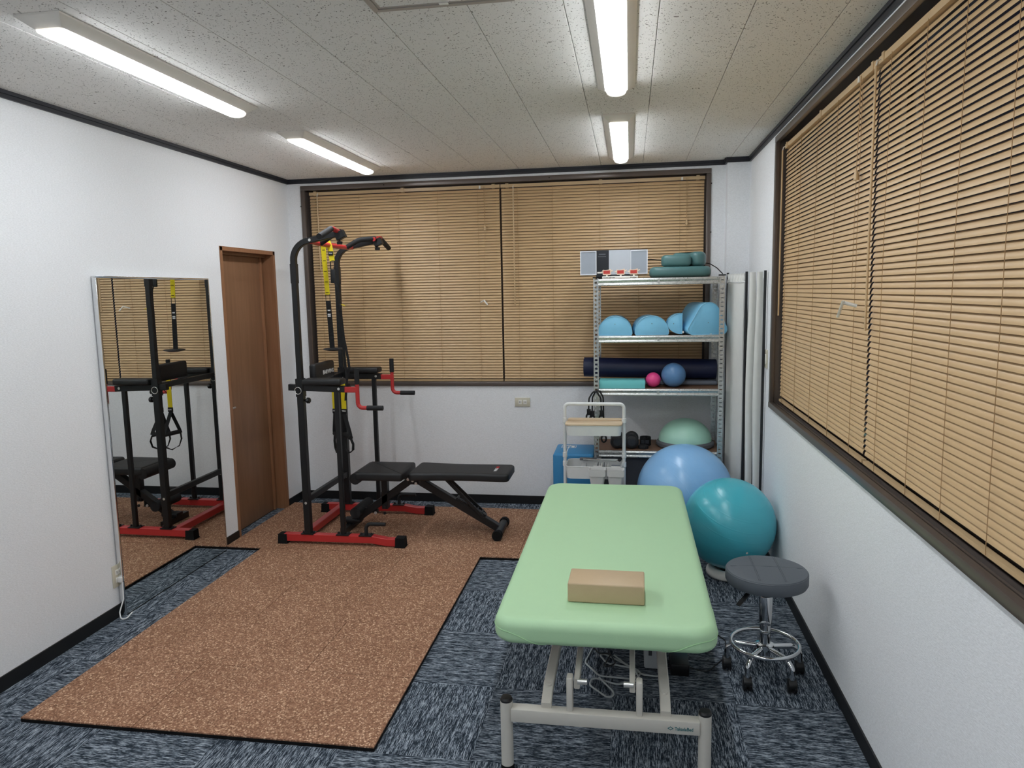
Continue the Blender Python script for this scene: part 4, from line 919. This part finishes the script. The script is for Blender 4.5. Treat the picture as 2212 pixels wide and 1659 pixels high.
# ================================================================== BLUE CUBE, TROLLEY
t = thing('foam_cube', 'blue vinyl foam cube on the floor left of the rack', 'box seat', (-.40, 5.33, 0))
B().box(-.548, -.256, 5.150, 5.505, 0, .525, bev=.018, seg=3).build('body', 'bluefoam', t)
lg = B(); z = .5255
for (x0, x1, y0, y1) in ((-.505, -.395, 5.437, 5.441), (-.505, -.395, 5.361, 5.365), (-.505, -.500, 5.365, 5.437), (-.400, -.395, 5.365, 5.437), (-.492, -.488, 5.369, 5.433), (-.412, -.408, 5.369, 5.433), (-.488, -.470, 5.370, 5.432), (-.430, -.412, 5.370, 5.432), (-.470, -.462, 5.370, 5.382), (-.455, -.430, 5.412, 5.432), (-.472, -.450, 5.42, 5.432), (-.456, -.444, 5.370, 5.40)): lg.box(x0, x1, y0, y1, z, z+.0006)
for x in (-.468, -.452): lg.box(x-.003, x+.003, 5.175, 5.361, z, z+.0006)
for x in (-.470, -.456, -.442): lg.box(x-.003, x+.003, 5.441, 5.462, z, z+.0006)
lg.build('emblem', 'print_w', t, smooth=False)

t = thing('utility_trolley', 'white utility trolley with a wooden lid behind the treatment bed', 'trolley', (-.235, 4.80, 0))
cx0, cx1, cy0, cy1 = -.428, -.036, 4.690, 4.925; cyc = (cy0+cy1)/2
for x in (cx0, cx1):
    B().tube([(x, cyc, .07), (x, cyc, .80)], .0115, 12).build('post', 'cartw', t)
    for z in (.835, .60, .54): B().lathe([(.0125, -.018), (.0155, -.016), (.0155, .016), (.0125, .018)], (x, cyc, z), 14).build('joint', 'cartw', t)
    for y in (cyc-.10, cyc+.10):
        cs = B().lathe([(0, -.010), (.022, -.010), (.025, -.006), (.025, .006), (.022, .010), (0, .010)], (x, y, .025), 18, ax='x').build('caster', 'caster', t)
        B().box(x-.012, x+.012, y-.014, y+.014, .040, .062, bev=.003).build('fork', 'cartw', cs)
    B().bar([(x, cyc-.12, .070), (x, cyc+.12, .070)], .020, .016, side=(1,0,0)).build('foot_bar', 'cartw', t)
B().tube(fillet([(cx0, cyc, .80), (cx0, cyc, .945), (cx1, cyc, .945), (cx1, cyc, .80)], .028, 6), .0115, 12).build('handle_bar', 'cartw', t)
def tray(z0, z1, name='tray'):
    x0, x1 = cx0+.014, cx1-.014; th = .003
    out = [(v.x, v.y) for v in roundpoly([(x0, cy0), (x1, cy0), (x1, cy1), (x0, cy1)], .035, 5)]; inn = [(v.x, v.y) for v in roundpoly([(x0+th, cy0+th), (x1-th, cy0+th), (x1-th, cy1-th), (x0+th, cy1-th)], .032, 5)]
    b = B(); k = len(out); tp = .03
    mid = ((x0+x1)/2, cyc)
    def sc(p, f): return (mid[0] + (p[0]-mid[0])*f, mid[1] + (p[1]-mid[1])*f)
    vs = [(*sc(p, 1-tp), z0) for p in out] + [(*p, z1) for p in out] + [(*p, z1) for p in inn] + [(*sc(p, 1-tp), z0+.003) for p in inn]
    fs = []
    for r_ in range(3):
        for i in range(k): fs.append((r_*k+i, r_*k+(i+1) % k, (r_+1)*k+(i+1) % k, (r_+1)*k+i))
    fs += [tuple(range(k)), tuple(range(3*k, 4*k))]
    b.add(vs, fs); tr = b.build(name, 'cartw', t)
    b = B(); b.tube([(*p, z1) for p in out], .003, 6, closed=True); b.build('rim', 'cartw', tr)
    return tr
tray(.752, .818); tray(.465, .545); tray(.15, .23)
b = B(); slab(b, [(cx0+.010, cy0-.004), (cx1-.010, cy0-.004), (cx1-.010, cyc+.02), (cx0+.010, cyc+.02)], .819, .830, .003, .03); lid = b.build('lid', 'oak', t)
b = B(); slab(b, [(cx0+.016, cyc+.024), (cx1-.012, cyc+.024), (cx1-.012, cy1), (cx0+.016, cy1)], .819, .832, .003, .02); b.build('lid', 'oak', t)
b = B(); b.box(cx0+.016, cx1-.014, cyc+.018, cyc+.024, .830, .836); b.build('hinge', 'oak', t, smooth=False)
for x, lb in ((-.205, 'white hanging bin clipped to the trolley front, left one'), (-.088, 'white hanging bin clipped to the trolley front, right one')):
    q = thing('hanging_bin', lb, 'bin', (x, cy0-.035, .43), 'white bins hung on the trolley')
    vs = []; fs = []; n = 4
    prof = [(.040, .030, .432), (.053, .040, .520), (.055, .043, .548), (.052, .040, .548), (.050, .037, .520), (.037, .027, .436)]
    ring = lambda a, c: [(v.x, v.y) for v in roundpoly([(-a, -c), (a, -c), (a, c), (-a, c)], .014, 3)]
    k = len(ring(.05, .04))
    for a, c, z in prof: vs += [(x+p[0], cy0-.048+p[1], z) for p in ring(a, c)]
    for r_ in range(len(prof)-1):
        for i in range(k): fs.append((r_*k+i, r_*k+(i+1) % k, (r_+1)*k+(i+1) % k, (r_+1)*k+i))
    fs += [tuple(range(k)), tuple(range(5*k, 6*k))]
    B().add(vs, fs).build('body', 'bin', q)
    b = B(); b.prism([(v.x, v.y) for v in roundpoly([(-.054, -.026), (.054, -.026), (.054, .018), (-.054, .018)], .014, 4)], .004, Matrix.Translation((x, cy0-.0925, .530)) @ Matrix.Rotation(PI/2, 4, 'X') @ Matrix.Translation((0, 0, -.004))); b.build('front_lip', 'bin', q)
    b = B(); b.box(x-.030, x+.030, cy0-.006, cy0+.010, .548, .553); b.box(x-.030, x+.030, cy0+.007, cy0+.010, .520, .550); b.build('hook', 'bin', q, smooth=False)
# things lying in the middle tray
b = B(); b.box(-.320, -.285, 4.75, 4.86, .4685, .535, bev=.004); t2 = b.build('plastic_sleeve', 'clear', None); tag(t2, 'clear plastic sleeve standing in the trolley tray, left side', 'sleeve')
b = B(); b.box(-.400, -.345, 4.74, 4.80, .4685, .510, bev=.012, seg=3); t2 = b.build('small_pouch', 'clear', None); tag(t2, 'small pale pouch at the left end of the trolley tray', 'pouch')
for i in range(7):
    b = B(); x = -.222 + i*.0135; b.box(x, x+.0045, 4.72, 4.80, .4685, .552+.002*(i % 3), bev=.001); t2 = b.build('card', ['ivory', 'grey', 'clear'][i % 3], None, smooth=False)
    tag(t2, ('first', 'second', 'third', 'fourth', 'fifth', 'sixth', 'seventh')[i] + ' thin card from the left in the row filed in the trolley tray', 'card', 'cards filed in the trolley tray')
b = B(); b.box(-.118, -.062, 4.73, 4.79, .4685, .540, bev=.003); t2 = b.build('card_box', 'greymat', None); tag(t2, 'small grey-blue box in the trolley tray, right of the cards', 'box')
t2 = thing('makeup_brush', 'long-handled brush with a dark round head lying across the trolley tray', 'brush', (-.18, 4.86, .56))
b = B(); b.tube([(-.31, 4.87, .556), (-.10, 4.86, .548), (-.078, 4.86, .553)], .005, 8); b.build('handle', 'silver', t2); b = B(); b.sphere((-.066, 4.86, .558), .013, 14, 10); b.build('head', 'vinyl', t2)
b = B(); b.box(-.335, -.22, 4.875, 4.90, .545, .562, bev=.004, M_=None); t2 = b.build('instrument_case', 'grey', None); tag(t2, 'grey instrument laid along the back rim of the trolley tray', 'instrument')

# ================================================================== EXERCISE BALLS
def ringbase(label, c, r):
    b = B(); b.tube([(c[0]+r*math.cos(a*PI/24), c[1]+r*math.sin(a*PI/24), .030) for a in range(48)], .030, 14, closed=True); o = b.build('ball_ring', 'ivory', None)
    return tag(o, label, 'ball stand', 'white ball rings')
def gymball(label, c, r, m_, valve):
    t = thing('gym_ball', label, 'exercise ball', c)
    b = B(); b.sphere(c, r, 72, 44); b.build('ball', m_, t)
    v = Vector(valve).normalized(); q = Vector(c) + v*r
    R_ = Matrix.Translation(q) @ v.to_track_quat('Z', 'Y').to_matrix().to_4x4()
    b = B(); b.lathe([(0, .0015), (.006, .0015), (.007, -.002), (0, -.002)], (0, 0, 0), 14, M_=R_); b.build('valve', 'ivory', t)
gymball('large periwinkle blue gym ball in front of the rack', (.363, 4.872, .350), .314, 'ballblue', (.3, .8, -.5))
gymball('teal gym ball between the treatment bed and the side wall', (.578, 4.300, .321), .264, 'ballteal', (.258, -.897, -.358))
ringbase('white ring under the teal gym ball', (.578, 4.30), .098); ringbase('white ring under the periwinkle gym ball, mostly hidden', (.363, 4.872), .17)

# ================================================================== FOLDING SCREEN
t = thing('folding_screen', 'folded white fabric screen with black posts beside the rack', 'folding screen', (.75, 4.98, 0))
def cloth(p0, p1, z0, z1, amp, waves, n=24, th=.006):
    """upright fabric sheet from p0 to p1 with soft folds; two skins"""
    p0, p1 = Vector((*p0, 0)), Vector((*p1, 0)); d_ = (p1-p0); nn = Vector((d_.y, -d_.x, 0)).normalized(); vs = []; rows = 14
    for side in (0, 1):
        for j in range(rows+1):
            z = z0+(z1-z0)*j/rows
            for i in range(n+1):
                u = i/n; a = amp*math.sin(u*waves*2*PI + .35*math.sin(j*.7))*(.7+.3*math.sin(j*.5+1))
                v = p0 + d_*u + nn*(a + (th if side else 0)); vs.append((v.x, v.y, z))
    K = (rows+1)*(n+1); fs = []
    for side in (0, 1):
        for j in range(rows):
            for i in range(n):
                q = side*K + j*(n+1)+i; fs.append((q, q+1, q+n+2, q+n+1))
    for j in range(rows):
        for i in (0, n):
            q = j*(n+1)+i; fs.append((q, q+n+1, K+q+n+1, K+q))
    for i in range(n):
        for j in (0, rows):
            q = j*(n+1)+i; fs.append((q, q+1, K+q+1, K+q))
    return B().add(vs, fs)
pts = [(.652, 5.125), (.752, 4.995), (.800, 4.885), (.836, 4.790)]
cloth((.676, 5.285), (.746, 5.010), .05, 1.722, .004, 1.0).build('fabric_panel', 'fabric', t)
cloth((.676, 5.285), (.746, 5.010), 1.730, 1.785, .007, 6, 60).build('gathered_heading', 'fabric', t)
B().tube([(.674, 5.295, 1.727), (.750, 4.992, 1.727)], .007, 10).build('rod', 'white', t)
for i, (x, y) in enumerate(((.674, 5.305), (.752, 4.985), (.832, 4.775))):
    p_ = B().tube([(x, y, .012), (x, y, 1.795)], .0085, 10).build('post', 'postblack', t)
    B().tube([(x, y, 0), (x, y, .013)], .012, 10).build('foot', 'rubber', p_)
def billow(p0, p1, w_, z0, z1):
    b = B(); n = 22; pts_ = []; sc_ = []
    for j in range(n+1):
        u = j/n; x = p0[0]+(p1[0]-p0[0])*u; y = p0[1]+(p1[1]-p0[1])*u; pts_.append((x + .003*math.sin(u*9), y, z0+(z1-z0)*u)); sc_.append(1.0 + .10*math.sin(u*7.0+x*20) - .28*max(0, u-.75)*2)
    prof = [(w_*math.cos(a*PI/10)*(1+.10*math.cos(a*PI/10*3)), .022*math.sin(a*PI/10)) for a in range(20)]
    return b.sweep(pts_, prof, side=(1, -.45, 0), scale=sc_)
billow((.775, 4.93), (.779, 4.93), .024, .05, 1.79).build('folded_fabric', 'fabric', t)
billow((.812, 4.85), (.810, 4.85), .023, .05, 1.79).build('folded_fabric', 'fabric', t)

# ================================================================== STOOL
SX, SY = .585, 3.155
t = thing('rolling_stool', 'round charcoal rolling stool with chrome base beside the bed', 'stool', (SX, SY, 0))
b = B(); b.lathe([(0, .425), (.150, .425), (.166, .430), (.171, .440), (.171, .478), (.166, .487), (.12, .494), (0, .496)], (SX, SY, 0), 48); st = b.build('seat', 'seat', t)
for off_ in (-.052, .052):
    for e_ in (-.003, .003):
        L2 = math.sqrt(.150**2-off_**2); b = B(); b.tube([(SX+off_+e_, SY-L2, .4925), (SX+off_+e_, SY-L2*.5, .4955), (SX+off_+e_, SY, .4962), (SX+off_+e_, SY+L2*.5, .4955), (SX+off_+e_, SY+L2, .4925)], .0011, 5); b.build('seam', 'seat', st)
b = B(); b.tube([(SX-.150, SY+.01, .4925), (SX, SY+.01, .4962), (SX+.150, SY+.01, .4925)], .0011, 5); b.build('seam', 'seat', st)
b = B(); b.tube([(SX+.1685*math.cos(a*PI/24), SY+.1685*math.sin(a*PI/24), .481) for a in range(48)], .0025, 6, closed=True); b.build('piping', 'seat', st)
B().lathe([(0, .425), (.020, .425), (.020, .36), (0, .36)], (SX, SY, 0), 20).build('gas_lift', 'black', t)
B().lathe([(.013, .37), (.026, .368), (.027, .362), (.027, .245), (.025, .24), (.0, .24)], (SX, SY, 0), 28).build('column', 'chrome', t)
B().lathe([(0, .24), (.023, .24), (.023, .155), (.038, .15), (.040, .138), (.038, .126), (.025, .12), (.022, .085), (0, .085)], (SX, SY, 0), 28).build('hub', 'chrome', t)
B().tube([(SX+.142*math.cos(a*PI/24), SY+.142*math.sin(a*PI/24), .150) for a in range(48)], .0085, 12, closed=True).build('foot_ring', 'chrome', t)
angs = [PI*1.12, PI*1.32, PI*1.68, PI*1.90, PI*.5]
angs = [math.radians(a) for a in (167, 235, 305, 12, 88)]
for a in angs:
    c_, s_ = math.cos(a), math.sin(a)
    lg = B().tube(fillet([(SX+.030*c_, SY+.030*s_, .135), (SX+.125*c_, SY+.125*s_, .132), (SX+.158*c_, SY+.158*s_, .105), (SX+.158*c_, SY+.158*s_, .058)], .03), .0115, 12).build('leg', 'chrome', t)
    px, py = SX+.158*c_, SY+.158*s_
    for e_ in (-.011, .011):
        B().lathe([(0, -.008), (.020, -.008), (.024, -.005), (.024, .005), (.020, .008), (0, .008)], (px+e_, py, .0245), 20, ax='x').build('caster_wheel', 'caster', lg)
    b = B(); b.lathe([(0, -.018), (.026, -.016), (.027, 0), (.026, .016), (0, .018)], (px, py+.003, .034), 18, ax='x'); b.build('caster_hood', 'caster', lg)
b = B(); b.tube(fillet([(SX-.01, SY-.01, .418), (SX-.07, SY-.05, .412), (SX-.125, SY-.090, .365)], .03), .004, 8); lv = b.build('lever', 'black', t)
b = B(); b.bar([(SX-.085, SY-.062, .398), (SX-.130, SY-.094, .358)], .022, .010, side=(.5,-.8,0)); b.build('lever_paddle', 'black', lv)

# ================================================================== TREATMENT BED
bx0, bx1, by0, by1 = -.480, .302, 2.395, 4.275; bxc = (bx0+bx1)/2; BT = .552
t = thing('treatment_bed', 'pale green padded treatment bed on an ivory steel frame', 'treatment bed', (bxc, 3.33, 0))
b = B(); b.loft([(v.x, v.y) for v in roundpoly([(bx0, by0), (bx1, by0), (bx1, by1), (bx0, by1)], .085, 10)], BT-.090, BT, .034, .026, 7); ps = b.build('cushion', 'bed', t, angle=80)
for s_, xc_ in ((1, bx0), (-1, bx1)):
    # seam that wraps the near corner and drops to the underside
    seam = []; cr_ = .085; rb_, rt_ = .026, .034; Z0 = BT-.090
    L1, L2, L3 = .16, cr_*PI/2, .105
    for k in range(41):
        q = (L1+L2+L3)*k/40
        if q < L1: p, nn = (xc_, by0+cr_+L1-q), (-s_, 0)
        elif q < L1+L2:
            a = (q-L1)/cr_; p = (xc_+s_*cr_*(1-math.cos(a)), by0+cr_*(1-math.sin(a))); nn = (-s_*math.cos(a), -math.sin(a))
        else: p, nn = (xc_+s_*(cr_+q-L1-L2), by0), (0, -1)
        e_ = max(0, (q-L1-L2*.72)/(L2*.28+L3)); e_ = e_*e_*(3-2*e_)
        z = BT-.030 - .012*min(1, q/(L1+L2*.6)) - .046*e_
        if z > BT-rt_: ins = rt_*(1-math.sqrt(max(0, 1-((z-BT+rt_)/rt_)**2)))
        elif z < Z0+rb_: ins = rb_*(1-math.sqrt(max(0, 1-((Z0+rb_-z)/rb_)**2)))
        else: ins = 0
        seam.append((p[0]-nn[0]*ins, p[1]-nn[1]*ins, z))
    b = B(); b.tube(seam, .0022, 6); b.build('seam', 'bedpipe', ps)
B().box(bx0+.07, bx1-.07, by0+.10, by1-.10, BT-.132, BT-.106, bev=.004).build('under_frame', 'bedframe', t)
LY0, LY1 = 2.390, 4.12
for y in (LY0, LY1):
    cb = B().box(-.412, .237, y-.022, y+.022, .190, .238, bev=.003).build('cross_bar', 'bedframe', t)
    for x in (-.430, .255):
        lg = B().lathe([(0, .018), (.022, .018), (.022, .258), (0, .258)], (x, y, 0), 24).build('leg', 'bedframe', t)
        B().lathe([(0, .256), (.0215, .256), (.0225, .264), (.018, .272), (0, .273)], (x, y, 0), 24).build('cap', 'caster', lg)
        B().lathe([(0, 0), (.024, 0), (.024, .012), (.021, .019), (0, .019)], (x, y, 0), 24).build('foot', 'rubber', lg)
    if y == LY0:
        b = B(); cxl, czl = .139, .2115; yy = y-.0226
        for k in range(4):
            a0 = k*PI/2; c_, s_ = math.cos(a0), math.sin(a0)
            q = [(.0088, 0), (.0040, .0042), (.0022, .0024), (.0050, 0), (.0022, -.0024), (.0040, -.0042)]
            b.add([(cxl + (u*c_-v*s_)*1.2, yy, czl + (u*s_+v*c_)*.85) for u, v in q], [(0, 1, 2, 3), (0, 3, 4, 5)])
        b.build('emblem', 'print_t', cb, smooth=False)
        lettering('TakadaBed', .0175, (.153, yy, .211), (1,0,0), (0,0,1), 'print_t', cb, align='LEFT', sx=.80, ext=.0003)
for x in (-.288, .124):
    B().bar([(x, LY0+.0, .248), (x, LY0+.09, .276), (x, LY1-.09, .276), (x, LY1, .248)], .036, .026, side=(1,0,0)).build('side_rail', 'bedframe', t)
    b = B(); b.lathe([(0, .282), (.012, .282), (.012, .289), (0, .291)], (x, LY0+.075, 0), 16); b.build('plug', 'bedframe', t)
for x, s_ in ((-.205, 1), (.035, -1)):
    B().box(x-.011, x+.011, LY0-.012, LY0+.030, .236, .362, bev=.006).build('bracket', 'bedframe', t)
    B().bar([(x+s_*.024, LY0+.012, .330), (x+s_*.024, LY0+.35, .370), (x+s_*.024, LY0+.80, .436)], .020, .040, side=(1,0,0)).build('lift_arm', 'bedframe', t)
    B().lathe([(0, -.014), (.010, -.014), (.010, .020), (0, .020)], (x+s_*.040, LY0+.012, .340), 12, ax='x').build('bolt', 'bolt', t)
# block on the bed
b = B(); b.box(-.224, .056, 2.572, 2.722, BT+.0005, BT+.074, bev=.006, seg=3, M_=Matrix.Translation((-.08, 2.65, 0)) @ Matrix.Rotation(-.015, 4, 'Z') @ Matrix.Translation((.08, -2.65, 0)))
for z in (BT+.070,): pass
t2 = b.build('vinyl_block', 'tan', None); tag(t2, 'tan vinyl block pillow lying on the green bed', 'pillow')
# under the bed
t = thing('actuator', 'pale grey electric actuator box under the treatment bed', 'actuator', (.115, 3.20, 0))
B().box(.066, .150, 3.13, 3.29, .010, .145, bev=.008).build('motor_housing', 'motor', t)
B().tube([(.108, 3.29, .09), (.108, 3.62, .18)], .020, 14).build('piston', 'motor', t)
B().box(.085, .100, 3.127, 3.131, .075, .10).build('marking', 'print_d', t, smooth=False)
B().box(.080, .136, 3.16, 3.26, 0, .012).build('foot', 'rubber', t, smooth=False)
b = B(); b.box(.180, .262, 3.10, 3.25, 0, .055, bev=.008); t = b.build('foot_switch', 'caster', None); tag(t, 'black foot switch box on the carpet under the bed', 'foot switch')
b = B(); b.tube(fillet([(-.16, 3.36, .006), (-.20, 3.16, .006), (-.13, 3.05, .006), (.02, 3.04, .006), (.06, 3.10, .006), (-.04, 3.18, .010), (-.16, 3.28, .010), (-.10, 3.15, .014), (.02, 3.12, .014), (.05, 3.02, .014), (-.05, 2.98, .010), (-.16, 3.03, .010), (-.17, 2.97, .006), (-.08, 2.87, .006), (-.06, 2.92, .006), (-.13, 3.02, .016)], .04, 6), .0040, 8)
b.tube(fillet([(-.07, 3.24, .008), (.0, 3.14, .008), (.06, 3.08, .008), (.14, 3.07, .008), (.166, 3.16, .012), (.165, 3.32, .05), (.13, 3.34, .09)], .04, 5), .0040, 8)
t = b.build('coiled_cable', 'gcable', None); tag(t, 'pale grey cable coiled on the carpet under the bed', 'cable')
b = B(); b.tube(fillet([(-.20, 3.40, .005), (-.14, 3.22, .020), (-.08, 3.24, .020), (-.12, 3.08, .022), (-.06, 3.14, .022), (-.10, 3.30, .005)], .03, 5), .003, 6); t = b.build('thin_cable', 'bcable', None); tag(t, 'thin black cable tangled over the grey cable coil', 'cable')
b = B(); b.tube(fillet([(.240, 3.62, .005), (.36, 3.62, .004), (.46, 3.46, .004), (.44, 3.30, .004), (.34, 3.14, .004), (.245, 3.16, .02)], .05, 6), .0028, 6); t = b.build('switch_cable', 'bcable', None); tag(t, 'thin black cable on the carpet between bed and stool', 'cable')
